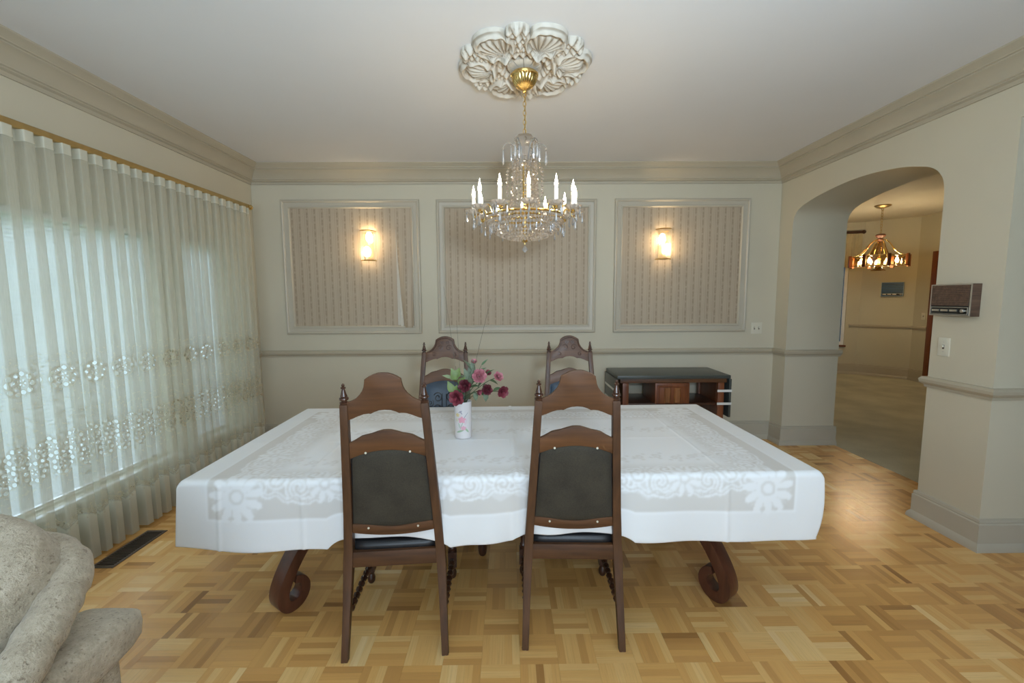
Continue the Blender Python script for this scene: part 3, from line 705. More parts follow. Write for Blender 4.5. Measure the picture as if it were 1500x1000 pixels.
    MB().lathe([(0.010, 1.953), (0.030, 1.960), (0.043, 1.972), (0.048, 1.976), (0.043, 1.977), (0.028, 1.966), (0.010, 1.962)], 24, (Ra, 0, 0), mod=lambda a, z: 1 + (0.07 * math.cos(a * 12) if z > 1.964 else 0)).build('bobeche', BOBE, arm, smooth=25)
    MB().lathe([(0.0105, 1.962), (0.0105, 2.044), (0.008, 2.048)], 14, (Ra, 0, 0)).build('candle_sleeve', CANDLE, arm)
    MB().lathe([(0.005, 2.048), (0.0085, 2.056), (0.0095, 2.065), (0.0078, 2.077), (0.0045, 2.090), (0.0013, 2.108), (0.0001, 2.114)], 10, (Ra, 0, 0)).build('bulb', BULB, arm)
    for q in (-1, 0, 1):
        d = MB(); drop_mb(d, (Ra + 0.040 * math.cos(q * 1.6), 0.040 * math.sin(q * 1.6), 1.972), 0.050, 0.006); d.build('crystal_drop', CRYSTC, arm, smooth=0)
    d = MB(); drop_mb(d, (Ra, 0, 1.940), 0.055, 0.008); d.build('crystal_drop', CRYSTC, arm, smooth=0)
    for k in range(12):
        o = arm
        if k:
            o = arm.copy(); COL.objects.link(o); o.parent = t
            for ch in arm.children: c = ch.copy(); COL.objects.link(c); c.parent = o
        o.rotation_euler = (0, 0, -PI / 2 + math.radians(1.7) + 2 * PI * k / 12)
chandelier()

# ------------------------------------------------------------------ wall sconces
def sconce(x, z0, z1, label, bulbs):
    t = thing('crystal_sconce', label, 'wall lamp', (x, YB - 0.004, (z0 + z1) / 2), 0, 'crystal sconces on the papered panels'); H = (z1 - z0) / 2
    MB().box(-0.05, 0.05, -0.012, 0.0, -H + 0.01, H - 0.01).build('back_plate', BRASS, t, bevel=0.004)
    for zz in (H, -H):
        P = [(0.075 * math.cos(PI + PI * q / 16), 0.088 * math.sin(PI + PI * q / 16) - 0.004, zz) for q in range(17)]
        MB().tube(P, 0.005, 6).build('rim', BRASS, t)
    b = MB(); nrow = 25
    for i in range(nrow):
        z = -H + 0.008 + (2 * H - 0.016) * i / (nrow - 1)
        for q in range(15):
            a = PI + PI * (q + 0.5 * (i % 2)) / 14.5; b.octa((0.074 * math.cos(a), 0.087 * math.sin(a) - 0.004, z), 0.0074, 0.0078, rot=a, n=4)
    b.build('crystal_beads', BEADS, t, smooth=0, kind='stuff', fix=False)
    for bx, bz in bulbs:
        MB().lathe([(0.010, -0.03), (0.010, 0.0)], 10, (bx, -0.045, bz)).build('candle_sleeve', CANDLE, t)
        MB().lathe([(0.012, 0), (0.026, 0.016), (0.031, 0.036), (0.029, 0.062), (0.018, 0.086), (0.006, 0.096), (0.0001, 0.098)], 12, (bx, -0.046, bz)).build('bulb', BULBS, t)
sconce(-1.392, 1.860, 2.150, 'lit crystal bead sconce in the left panel beside the peeling wallpaper', [(-0.008, -0.105), (0.022, 0.035)])
sconce(1.560, 1.862, 2.158, 'lit crystal bead sconce in the right panel above the sideboard', [(-0.024, 0.005), (0.024, -0.095)])

# ------------------------------------------------------------------ dining table and cloth
TX, TY, TR = -0.022, 2.392, math.radians(1.0)
HX, HY, TZ = 1.350, 0.590, 0.728
def table():
    t = thing('dining_table', 'long mahogany dining table on scrolled legs under a white cloth', 'table', (TX, TY, 0), TR)
    MB().box(-HX + 0.01, HX - 0.01, -HY + 0.01, HY - 0.01, 0.692, 0.722).build('table_top', TABW, t, bevel=0.008)
    MB().box(-HX + 0.16, HX - 0.16, -HY + 0.14, HY - 0.14, 0.61, 0.691).build('apron', TABW, t, bevel=0.004)
    for sx in (-1, 1):
        MB().lathe([(0.10, 0.30), (0.11, 0.34), (0.07, 0.38), (0.085, 0.45), (0.10, 0.52), (0.07, 0.57), (0.12, 0.60), (0.12, 0.609)], 18, (sx * 0.76, 0, 0)).build('pedestal', TABW, t)
        for sy in (-1, 1):
            d = Vector((sx * 0.33, sy * 0.46, 0)).normalized(); path = smooth_path([(0.03, 0.48, 0), (0.14, 0.475, 0), (0.26, 0.435, 0), (0.36, 0.36, 0), (0.445, 0.265, 0), (0.505, 0.175, 0), (0.535, 0.105, 0), (0.533, 0.058, 0), (0.505, 0.029, 0), (0.462, 0.030, 0), (0.430, 0.058, 0), (0.421, 0.098, 0), (0.438, 0.130, 0), (0.465, 0.140, 0)], 6)
            n = len(path); P = [Vector((sx * 0.76, 0, 0)) + d * p.x + Vector((0, 0, p.y)) for p in path]
            rr = [1.0] * n
            for i in range(n):
                q = i / (n - 1); rr[i] = 1.15 - 0.1 * q if q < 0.6 else max(0.62, 1.09 - 0.95 * (q - 0.6))
            bar = MB().tube(P, rr, sec=(0.050, 0.074), up=d.cross(Vector((0, 0, 1)))); bar.build('leg', TABW, t, bevel=0.006)
    MB().box(-0.70, 0.70, -0.035, 0.035, 0.33, 0.41).build('stretcher', TABW, t, bevel=0.006)
    MB().lathe([(0.016, 0.0), (0.022, 0.01), (0.026, 0.05), (0.020, 0.10), (0.030, 0.13), (0.030, 0.16), (0.022, 0.18), (0.028, 0.25), (0.032, 0.42), (0.032, 0.609)], 12, (-0.135, 0.01, 0)).build('leg', DARKW, t)
table()
def cloth():
    OF, OB, OS = 0.305, 0.045, 0.028; res = 0.0052; LX, LY = 2 * (HX + OS), 2 * HY + OF + OB; nx, ny = int(LX / res), int(LY / res)
    VC = (OB - OF) / 2                                    # cloth lies further over the front edge than the back one
    u = np.linspace(-LX / 2, LX / 2, nx); w_ = np.linspace(-LY / 2, LY / 2, ny); U, Wv = np.meshgrid(u, w_); Vv = Wv + VC
    du = np.clip(np.abs(U) - HX, 0, None); dv = np.clip(np.abs(Vv) - HY, 0, None); su, sv = np.sign(U), np.sign(Vv)
    rr = 0.022; corner = (du > 0) & (dv > 0)
    def bend(q):
        a_ = np.clip(q / rr, 0, PI / 2); return np.where(q < rr * PI / 2, rr * (1 - np.cos(a_)), rr + q - rr * PI / 2), rr * np.sin(a_)
    dropx, outx = bend(du); dropy, outy = bend(dv); D = np.maximum(du, dv)
    fy = np.clip(dropy / 0.28, 0, 1); f = fy
    drop = np.where(dv > 0, dropy + dropx * (1 - fy), dropx)
    out = outy; ox = np.where(du > 0, 1.0, 0); oy = np.where(dv > 0, 1.0, 0); cone = np.zeros_like(U)
    # soft waves in the hanging front and back, stronger between the chairs
    wave = f * (0.010 * np.sin(U * 7.1 + 0.6) + 0.008 * np.sin(U * 15.3 + 2) + 0.012 * np.exp(-((U + 0.02) / 0.35) ** 2) * np.sin(U * 24))
    edge = np.clip((np.abs(U) - HX + 0.22) / 0.25, 0, 1)
    X = np.clip(U, -HX, HX) + su * (outx + fy * np.clip(du, 0, None) * 0.9)
    X = X - (dv > 0) * (U > 0) * edge ** 2 * 0.045 * fy ** 3 - (dv > 0) * (U < 0) * edge ** 2 * 0.006 * fy
    Y = np.clip(Vv, -HY, HY) + sv * outy + np.where(dv > 0, wave + sv * 0.016 * f + 0.03 * edge ** 2 * f, 0)
    Z = TZ - drop
    # pushed up where it rests on the two nearer seats
    lift = np.zeros_like(U)
    for c in (-0.50, 0.285): lift = np.maximum(lift, np.clip(1.0 - ((U - c) / 0.26) ** 6, 0, 1))
    front = (Vv < -HY)
    Z = np.where(front, TZ - drop * (1 - 0.15 * lift) + 0.012 * f * np.sin(U * 3.2 + 0.8) * (1 - lift), Z)
    # pressed fold lines and faint rumples
    ridge = lambda c, x, w=0.006, h=0.0022: h * np.exp(-((x - c) / w) ** 2)
    flat = (D < 0.001)
    Z += flat * (ridge(0.30, Vv) + ridge(-0.12, Vv) * 0.6 + ridge(-0.86, U) + ridge(0.04, U, 0.012, 0.005) + ridge(0.95, U) + 0.0010 * np.sin(U * 9 + Vv * 5) * np.sin(Vv * 8 - U * 3))
    Z += flat * 0.006 * np.exp(-((U - 0.06 - (Vv + 0.5) * 0.25) / 0.03) ** 2) * np.clip(-Vv / 0.5, 0, 1)
    Y -= (front & (D > 0.03)) * (ridge(-0.86, U, 0.008, 0.004) + ridge(-1.20, U, 0.008, 0.004) + ridge(0.95, U, 0.008, 0.004) + ridge(0.05, U, 0.02, 0.008) * 1.0)
    V = np.stack([X, Y, Z], 2).reshape(-1, 3)
    # woven damask: matte ground, satin flowers and scrolls
    a = np.minimum(LX / 2 - np.abs(U), LY / 2 - np.abs(Wv)); along = np.where(LX / 2 - np.abs(U) < LY / 2 - np.abs(Wv), Wv, U)
    wavy = 0.262 - 0.065 * np.abs(np.sin(along * PI / 0.64 + PI / 2)) ** 1.5 + 0.012 * np.sin(along * 60)
    d = np.where(a < 0.128, 0.80, 0.0); d = np.where(a > wavy, 0.38, d); d = np.where(a > 0.42, 1.0, d); d = np.where((a > 0.122) & (a < 0.132), 1.0, d)
    d = np.where((a > 0.35) & (a <= 0.42), 0.38 + 0.62 * ((a - 0.35) / 0.07), d)
    def stroke(px, py, w, val):
        for x, y in zip(px, py):
            i0, i1 = int((x - w + LX / 2) / LX * (nx - 1)), int((x + w + LX / 2) / LX * (nx - 1)) + 2; j0, j1 = int((y - w + LY / 2) / LY * (ny - 1)), int((y + w + LY / 2) / LY * (ny - 1)) + 2
            i0, j0 = max(i0, 0), max(j0, 0)
            if i1 <= i0 or j1 <= j0: continue
            sub = (U[j0:j1, i0:i1] - x) ** 2 + (Wv[j0:j1, i0:i1] - y) ** 2 < w * w
            d[j0:j1, i0:i1][sub] = val
    def motif(x0, y0, ca, sa, pts, w, val, mirror):
        px, py = pts; px = px * mirror; stroke(x0 + px * ca - py * sa, y0 + px * sa + py * ca, w, val)
    tt = np.linspace(0, 1, 60)
    def spiral(cx, cy, r, turns, a0): g = a0 + tt * turns * 2 * PI; q = r * (1 - 0.85 * tt); return cx + q * np.cos(g), cy + q * np.sin(g)
    def flower(x0, y0, R, n, rot):
        for k in range(n):
            g = rot + 2 * PI * k / n
            for q in np.linspace(0.3, 1.0, 8): stroke([x0 + R * q * math.cos(g)], [y0 + R * q * math.sin(g)], R * 0.17 * (1.25 - abs(q - 0.65)), 0.95)
            stroke(x0 + R * np.linspace(0.45, 1.02, 14) * math.cos(g + PI / n), y0 + R * np.linspace(0.45, 1.02, 14) * math.sin(g + PI / n), 0.005, 0.25)
        ring_ = np.linspace(0, 2 * PI, 24); stroke(x0 + R * 0.28 * np.cos(ring_), y0 + R * 0.28 * np.sin(ring_), 0.006, 0.3); stroke([x0], [y0], R * 0.16, 1.0)
    def bandline(n_, half, fixed, horizontal, sgn):
        for k in range(n_):
            c = -half + 2 * half * (k + 0.5) / n_; ca, sa = ((1, 0) if horizontal else (0, 1))
            x0, y0 = (c, fixed) if horizontal else (fixed, c); m_ = sgn
            def put(pts, w, val):
                for mir in (-1, 1):
                    px, py = pts
                    if horizontal: stroke(x0 + px * mir, y0 + py * m_, w, val)
                    else: stroke(x0 + py * m_, y0 + px * mir, w, val)
            for q, val, w in ((0, 0.98, 0.0135), (0.0, 0.08, 0.0046)):
                put(spiral(0.105, 0.0, 0.060, 1.5, -2.2), w, val); put(spiral(0.205, 0.035, 0.046, 1.4, 1.0), w, val); put(spiral(0.06, 0.075, 0.040, 1.3, 2.5), w, val); put(spiral(0.27, 0.0, 0.034, 1.4, -1), w, val)
                put((0.02 + 0.28 * tt, -0.055 + 0.050 * tt ** 2 + 0.01 * np.sin(tt * 22)), w * 0.85, val)
                put((0.05 + 0.22 * tt, 0.095 - 0.04 * tt + 0.015 * np.sin(tt * 14)), w * 0.7, val)
            flower(x0, y0 + 0.012 * m_ if horizontal else y0, 0.066, 9, 0.3)
            if not horizontal: pass
            for mir in (-1, 1):
                xx, yy = (x0 + 0.155 * mir, y0 + 0.07 * m_) if horizontal else (x0 + 0.07 * m_, y0 + 0.155 * mir); flower(xx, yy, 0.036, 7, 0.9)
    inset = 0.262
    for sg in (-1, 1):
        bandline(4, LX / 2 - inset - 0.10, sg * (LY / 2 - inset), True, -sg); bandline(2, LY / 2 - inset - 0.12, sg * (LX / 2 - inset - 0.0), False, -sg)
        for s2 in (-1, 1): flower(sg * (LX / 2 - inset + 0.01), s2 * (LY / 2 - inset + 0.035), 0.098, 11, 0.2)
    # inner ring of small sprigs
    for sg in (-1, 1):
        for k in range(26):
            x = -1.05 + 2.1 * k / 25; y = -0.055 + sg * 0.22 + 0.02 * math.sin(k * 1.9); 
            stroke(*[np.asarray(q) for q in spiral(x, y, 0.026, 1.2, k * 1.1)], 0.0055, 0.40)
            stroke([x + 0.03, x - 0.03, x + 0.01], [y + 0.03, y - 0.025, y - 0.04], 0.010, 0.50)
    for k in range(10):
        for sg in (-1, 1): stroke(*spiral(sg * 1.03, -0.2 + 0.4 * k / 9, 0.026, 1.2, k), 0.0055, 0.40)
    dd = d.copy(); dd[1:-1, 1:-1] = (d[1:-1, 1:-1] * 2 + d[:-2, 1:-1] + d[2:, 1:-1] + d[1:-1, :-2] + d[1:-1, 2:]) / 6
    o = np_mesh('tablecloth', V, grid_faces(nx, ny), DAMASK, smooth=180, attrs={'damask': dd}); o.location = (TX, TY, 0); o.rotation_euler = (0, 0, TR)
    md = o.modifiers.new('thickness', 'SOLIDIFY'); md.thickness = 0.0015; md.offset = 1
    tag(o, 'white damask tablecloth with woven floral border draped over the dining table', 'tablecloth')
cloth()

# ------------------------------------------------------------------ chairs
def post_y(z):
    P = [(0, -0.262), (0.20, -0.222), (0.36, -0.196), (0.45, -0.195), (0.60, -0.215), (0.85, -0.262), (1.10, -0.310), (1.3, -0.348)]
    for (a, ya), (b, yb) in zip(P, P[1:]):
        if z <= b: return ya + (yb - ya) * (z - a) / (b - a)
    return P[-1][1]
def post_x(z):
    P = [(0, 0.204), (0.36, 0.192), (0.45, 0.187), (1.09, 0.149), (1.3, 0.137)]
    for (a, ya), (b, yb) in zip(P, P[1:]):
        if z <= b: return ya + (yb - ya) * (z - a) / (b - a)
    return P[-1][1]
def lean(u, v, w): return (u, post_y(v) + w, v)
def mirror_curve(half):            # half: points from the middle outwards, x >= 0
    return [(-x, z) for x, z in reversed(half[1:])] + list(half)
def chair():
    t = thing('dining_chair', '', 'chair')
    for s in (-1, 1):
        zs = [0.0, 0.10, 0.22, 0.32, 0.37, 0.41, 0.45, 0.6, 0.8, 1.0, 1.088]
        P = [(s * post_x(z), post_y(z), z) for z in zs]; w = [0.86, 0.92, 1.0, 1.12, 1.2, 1.2, 1.15, 1.06, 1.0, 0.95, 0.92]
        p = MB().tube(P, w, sec=(0.032, 0.036), up=(0, 1, 0)).build('post', WALNUT, t, bevel=0.003)
        R = Matrix.Rotation(0.10, 3, 'X')
        MB().lathe([(0.0150, 0), (0.0170, 0.003), (0.0170, 0.008), (0.0105, 0.011), (0.0105, 0.016), (0.0165, 0.018), (0.0180, 0.022), (0.0165, 0.026), (0.0110, 0.028), (0.0135, 0.032), (0.0120, 0.036), (0.0060, 0.058), (0.0050, 0.060), (0.0095, 0.062), (0.0095, 0.066), (0.0042, 0.068), (0.0062, 0.073), (0.0055, 0.077), (0.0001, 0.082)], 12, (s * post_x(1.088), post_y(1.088), 1.086), R).build('finial', DARKW, p)
        MB().lathe([(0.012, 0.0), (0.015, 0.002), (0.015, 0.005), (0.010, 0.007)], 12, (s * post_x(0), post_y(0), 0)).build('foot_glide', CHROME, p)
    # crest rail
    H = 0.139
    top = [(0.0, 1.208), (0.018, 1.2068), (0.034, 1.2020), (0.050, 1.1945), (0.0665, 1.1835), (0.0672, 1.1765), (0.0715, 1.1540), (0.078, 1.139), (0.088, 1.125), (0.104, 1.109), (0.122, 1.099), (H, 1.094)]
    bot = [(H, 1.022), (0.122, 1.028), (0.100, 1.038), (0.080, 1.045), (0.062, 1.047), (0.053, 1.046), (0.040, 1.053), (0.022, 1.059), (0.0, 1.061)]
    outline = mirror_curve(top) + list(reversed(mirror_curve(list(reversed(bot)))))
    cr = MB().prism(outline, -0.011, 0.011, lean).build('crest_rail', WALNUTH, t, bevel=0.003)
    m_ = [(x * 0.90, 1.06 + (z - 1.06) * 0.90 + 0.002) for x, z in top]; P = [Vector(lean(x, z, 0.013)) for x, z in mirror_curve(m_)]
    cv = MB().tube(P, 0.0028, 6)
    for s in (-1, 1):
        for cx_, cz_, r_, a0 in ((0.030, 1.125, 0.022, 0.5), (0.022, 1.165, 0.014, 2.5), (0.075, 1.078, 0.016, 1.0)):
            Q = []
            for q in range(22):
                f = q / 21; g = a0 + f * 8; r2 = r_ * (1 - 0.85 * f); Q.append(Vector(lean(s * (cx_ + r2 * math.cos(g)), cz_ + r2 * math.sin(g), 0.012)))
            cv.tube(Q, 0.0022, 5)
    cv.build('carving', DARKW, cr)
    def rail(zt_mid, zt_end, zb_mid, zb_end, zr, h, wav, name, dep=0.011):
        n = 40; up_, lo = [], []
        for i in range(n + 1):
            x = -h + 2 * h * i / n; q = abs(x) / h
            zt = zt_end + (zt_mid - zt_end) * (float(np.interp(q, [0, 0.10, 0.25, 0.40, 0.52, 0.66, 0.82, 0.94, 1.0], [1.0, 0.985, 0.86, 0.70, 0.63, 0.52, 0.22, 0.03, 0.0])) if wav else 0.5 + 0.5 * math.cos(PI * q))
            lo.append((x, zb_end + (zb_mid - zb_end) * (1 - q * q))); up_.append((x, zt))
        return MB().prism(up_ + lo[::-1], -dep, dep, lean).build(name, WALNUTH, t, bevel=0.003)
    r2 = rail(0.977, 0.927, 0.893, 0.858, 0.92, 0.148, 0.007, 'back_rail')
    r3 = rail(0.548, 0.566, 0.508, 0.526, 0.54, 0.170, 0, 'back_rail')
    for rl, z, x, zc in ((r2, 0.884, 0.085, 0), (r3, 0.545, 0.10, 0)):
        for s in (-1, 1):
            R = Matrix.Rotation(PI / 2, 3, 'X'); MB().lathe([(0.0045, 0), (0.0045, 0.003), (0.0001, 0.004)], 8, (s * x, post_y(z) - 0.0105, z), R).build('screw_cap', IVORY, rl)
    # upholstered back
    def padpoly():
        n = 16; upz = lambda q: 0.868 + 0.032 * (1 - q * q); loz = lambda q: 0.560 - 0.016 * (1 - q * q)
        return upz, loz
    upz, loz = padpoly()
    def pad(side, bul, base, inset=0.0):
        def fn(u, v):
            q = 2 * u - 1; z = loz(q) + inset + (upz(q) - loz(q) - 2 * inset) * v; hw = (0.140 + (0.162 - 0.140) * (1 - v)) - inset
            e = (1 - q ** 6) * (1 - (2 * v - 1) ** 6); return lean(q * hw, z, side * (base + bul * max(0, e) ** 0.5))
        return fn
    bp = MB().grid(pad(-1, 0.012, 0.004), 22, 22).build('back_pad', PADC, t, smooth=180, fix=False)
    MB().grid(pad(1, 0.030, 0.004), 22, 22).build('leather_face', LEATH, bp, smooth=180, fix=False)
    def edge():
        P = []
        for q in np.linspace(-1, 1, 17): P.append(Vector(lean(q * 0.140, upz(q), 0)))
        for v in np.linspace(0.95, 0.05, 8): P.append(Vector(lean(0.140 + 0.022 * (1 - v), loz(1) + (upz(1) - loz(1)) * v, 0)))
        for q in np.linspace(1, -1, 17): P.append(Vector(lean(q * 0.162, loz(q), 0)))
        for v in np.linspace(0.05, 0.95, 8): P.append(Vector(lean(-0.140 - 0.022 * (1 - v), loz(1) + (upz(1) - loz(1)) * v, 0)))
        return P
    MB().tube(edge(), 0.0055, 6, closed=True).build('piping', BLEATH, bp)
    sc = MB(); ff = pad(1, 0.030, 0.0045)
    def on_pad(x, z):
        v = (z - 0.56) / 0.32; hw = 0.140 + 0.022 * (1 - v); return Vector(ff(min(1, max(0, (x / hw + 1) / 2)), min(1, max(0, v)))) + Vector((0, 0.001, 0))
    for s in (-1, 1):
        for cx_, cz_, r_, a0, tn in ((0.045, 0.775, 0.034, 0.6, 9), (0.098, 0.742, 0.026, 2.2, 9), (0.050, 0.705, 0.030, 3.6, -9), (0.095, 0.680, 0.022, 1.2, 8), (0.045, 0.640, 0.026, 0.2, 9), (0.10, 0.62, 0.022, 4.0, -8)):
            Q = []
            for q in range(26):
                f = q / 25; g = a0 + f * tn; r2_ = r_ * (1 - 0.8 * f); Q.append(on_pad(s * (cx_ + r2_ * math.cos(g)), cz_ + r2_ * math.sin(g)))
            sc.tube(Q, 0.0034, 5)
    for s in (-1, 1):
        sc.tube([on_pad(s * 0.015, 0.60 + 0.2 * q / 10) for q in range(11)], 0.0025, 5)
    sc.build('tooled_scrolls', BLEATH, bp)
    # seat, apron, legs, stretchers
    def seatw(p): 
        f = (p.y + 0.23) / 0.46; k = 0.88 + 0.14 * f; return Vector((p.x * k, p.y, p.z))
    MB().superell((0, 0.035, 0.446), (0.212, 0.232, 0.028), 0.35, 0.25, None, 32, 10, seatw).build('seat', BLEATH, t, smooth=180)
    MB().box(-0.176, 0.176, -0.212, -0.190, 0.372, 0.438).build('apron', WALNUTH, t, bevel=0.002)
    MB().box(-0.190, 0.190, 0.222, 0.244, 0.372, 0.420).build('apron', WALNUTH, t, bevel=0.002)
    for s in (-1, 1):
        R = Matrix.Rotation(s * -0.048, 3, 'Z'); MB().box(-0.011, 0.011, -0.215, 0.215, 0.372, 0.420, R, (s * 0.197, 0.015, 0)).build('apron', DARKW, t, bevel=0.002)
        lg = MB().box(-0.021, 0.021, -0.021, 0.021, 0.30, 0.420, None)
        lg = MB().lathe([(0.013, 0), (0.019, 0.01), (0.021, 0.03), (0.014, 0.05), (0.021, 0.062), (0.021, 0.066)], 12, (s * 0.212, 0.245, 0))
        lg.box(s * 0.212 - 0.022, s * 0.212 + 0.022, 0.223, 0.267, 0.066, 0.15)
        lg.lathe([(0.021, 0.15), (0.014, 0.158), (0.020, 0.170), (0.014, 0.182), (0.017, 0.23), (0.021, 0.27), (0.015, 0.30), (0.021, 0.312), (0.021, 0.316)], 12, (s * 0.212, 0.245, 0))
        lg.box(s * 0.212 - 0.022, s * 0.212 + 0.022, 0.223, 0.267, 0.316, 0.424); lg.build('leg', DARKW, t)
        A, B = Vector((s * post_x(0.16), post_y(0.16) + 0.01, 0.165)), Vector((s * 0.212, 0.225, 0.11)); n = 61
        P = [A + (B - A) * (i / (n - 1)) for i in range(n)]; r_ = [0.0095 if (i < 5 or i > n - 6) else 0.0110 + 0.0055 * math.sin(i * 0.95) for i in range(n)]
        MB().tube(P, r_, 8).build('stretcher', DARKW, t)
    return t
proto = chair(); CG = 'carved walnut dining chairs around the table'
proto.location = (-0.496, 1.937, 0); proto.rotation_euler = (0, 0, 0.080); proto['group'] = CG
proto['label'] = 'near dining chair seen from behind, standing left of the vase, brown cloth back'
dup(proto, (0.277, 1.968, 0), -0.035, 'near dining chair seen from behind, standing right of the vase, brown cloth back', CG)
dup(proto, (-0.452, 2.835, 0), PI + 0.03, 'far carved dining chair facing us behind the flowers, navy leather back', CG)
dup(proto, (0.437, 2.835, 0), PI - 0.02, 'far carved dining chair facing us beside the black-topped sideboard, navy leather back', CG)

# ------------------------------------------------------------------ vase and flowers
VX, VY, VZ = -0.248, 2.312, TZ + 0.0035
def vase_mat():
    m = Mat('painted_porcelain', 0.25); v = m.coord(); x, y, z = m.sep(v); th = x.atan2(y * -1)
    arc = th * 0.046; base = m.ramp(m.noise(v, 12, 2), [(0.3, (0.62, 0.56, 0.545)), (0.7, (0.69, 0.64, 0.625))])
    def blob(cx, cz, rx, rz, k=5, amp=0.18):
        p, q = (arc - cx) / rx, (z - cz) / rz; r = (p * p + q * q).sqrt(); return r.lt(1 + 0 * 1.0) if k == 0 else (r - (q.atan2(p) * k).sin() * amp).lt(1)
    def leafb(cx, cz, ang, l, w):
        ca, sa = math.cos(ang), math.sin(ang); p = ((arc - cx) * ca + (z - cz) * sa) / l; q = ((z - cz) * ca - (arc - cx) * sa) / w; return (p * p + q * q).lt(1)
    c = base
    for args, colr in [((-0.012, 0.045, 0.35, 0.022, 0.005), (0.32, 0.42, 0.28)), ((0.022, 0.052, 2.3, 0.020, 0.005), (0.34, 0.45, 0.30)), ((0.0, 0.085, 1.2, 0.035, 0.0022), (0.35, 0.42, 0.33)), ((0.016, 0.125, 0.9, 0.028, 0.0016), (0.3, 0.3, 0.32)), ((-0.010, 0.150, 0.5, 0.012, 0.003), (0.35, 0.33, 0.38)), ((-0.006, 0.146, 2.2, 0.012, 0.003), (0.35, 0.33, 0.38)), ((0.018, 0.095, 1.3, 0.018, 0.007), (0.62, 0.50, 0.52)), ((-0.016, 0.075, 1.9, 0.016, 0.005), (0.45, 0.50, 0.42))]:
        c = m.mix(leafb(*args), c, colr)
    for args, colr in [((-0.002, 0.106, 0.019, 0.016), (0.66, 0.30, 0.36)), ((0.006, 0.062, 0.014, 0.011), (0.68, 0.36, 0.42)), ((-0.026, 0.132, 0.011, 0.010), (0.66, 0.52, 0.26)), ((-0.03, 0.105, 0.010, 0.009), (0.60, 0.55, 0.42))]:
        c = m.mix(blob(*args), c, colr)
    m.col(c); return m.m
def vase():
    o = MB().lathe([(0.0001, 0.0), (0.042, 0.0), (0.0455, 0.004), (0.0465, 0.02), (0.0460, 0.11), (0.0470, 0.196), (0.0465, 0.200), (0.0435, 0.200), (0.0430, 0.19), (0.0420, 0.03), (0.0001, 0.025)], 40).build('vase', vase_mat())
    o.location = (VX, VY, VZ); tag(o, 'white cylindrical vase painted with pink flowers on the tablecloth', 'vase')
vase()
PET = {}
def petal(key, dark, light):
    m = Mat(key, 0.6); v = m.coord(); n = m.noise(v, 60, 3); m.col(m.ramp(n, [(0.3, dark), (0.7, light)])); m.b.inputs['Subsurface Weight'].default_value = 0.0; PET[key] = m.m
petal('crimson_petal', (0.055, 0.008, 0.014), (0.17, 0.022, 0.034)); petal('red_petal', (0.12, 0.014, 0.024), (0.30, 0.050, 0.070)); petal('pink_petal', (0.33, 0.085, 0.11), (0.56, 0.23, 0.25)); petal('rose_petal', (0.20, 0.035, 0.05), (0.36, 0.09, 0.115))
GREEN = paint('leaf_green', (0.065, 0.115, 0.05), 0.5, 0.3, 40, 0); LIME = paint('leaf_lime', (0.14, 0.20, 0.055), 0.5, 0.2, 40, 0); GREY = paint('leaf_greygreen', (0.12, 0.15, 0.09), 0.6, 0.25, 40, 0); PALEG = paint('leaf_pale', (0.24, 0.29, 0.15), 0.5, 0.15, 40, 0); STEM = paint('stem_green', (0.06, 0.085, 0.035), 0.6, 0.2, 40, 0); DRY = paint('dry_stem', (0.10, 0.085, 0.055), 0.7, 0.2, 40, 0)
def leaf_mb(mb, c, dirn, L, Wd, nrm):
    d = Vector(dirn).normalized(); n = Vector(nrm); s_ = d.cross(n).normalized(); n = s_.cross(d).normalized(); c = Vector(c); nu = 6
    vs, fs = [], []
    for i in range(nu + 1):
        f = i / nu; w = Wd * math.sin(PI * min(0.999, f ** 0.8 + 0.02)); p = c + d * L * f - n * L * 0.25 * f * f
        vs += [p - s_ * w + n * w * 0.35, p, p + s_ * w + n * w * 0.35]
    for i in range(nu):
        a = i * 3; fs += [(a, a + 1, a + 4, a + 3), (a + 1, a + 2, a + 5, a + 4)]
    return mb.add(vs, fs)
def bloom_mb(R, face, openness=1.0):
    face = Vector(face).normalized(); q = Vector((0, 0, 1)).rotation_difference(face); mb = MB()
    for ring, (n, r0, tilt, sz) in enumerate(((3, 0.10, 0.15, 0.55), (4, 0.22, 0.40, 0.68), (5, 0.34, 0.72, 0.80), (6, 0.44, 1.05 * openness, 0.92))):
        for k in range(n):
            a = 2 * PI * (k + 0.37 * ring) / n + random.uniform(-0.15, 0.15); tl = tilt + random.uniform(-0.1, 0.1)
            def fn(u, v, a=a, tl=tl, sz=sz, r0=r0):
                w = (u - 0.5) * 2; hgt = v; wid = 0.62 * sz * math.sin(PI * (0.12 + 0.76 * hgt ** 0.8)) + 0.05
                cup = 0.30 * (1 - w * w); rx = r0 * 0.5 + hgt * sz * math.sin(tl) + cup * 0.5 * math.sin(PI * hgt) + 0.16 * max(0, hgt - 0.7) * 2; ry = w * wid; z = -0.35 + hgt * sz * math.cos(tl) + 0.06 * math.sin(w * 5 + a)
                p = Vector((rx * math.cos(a) - ry * math.sin(a), rx * math.sin(a) + ry * math.cos(a), z)) * R; return q @ p
            mb.grid(fn, 4, 5)
    return mb
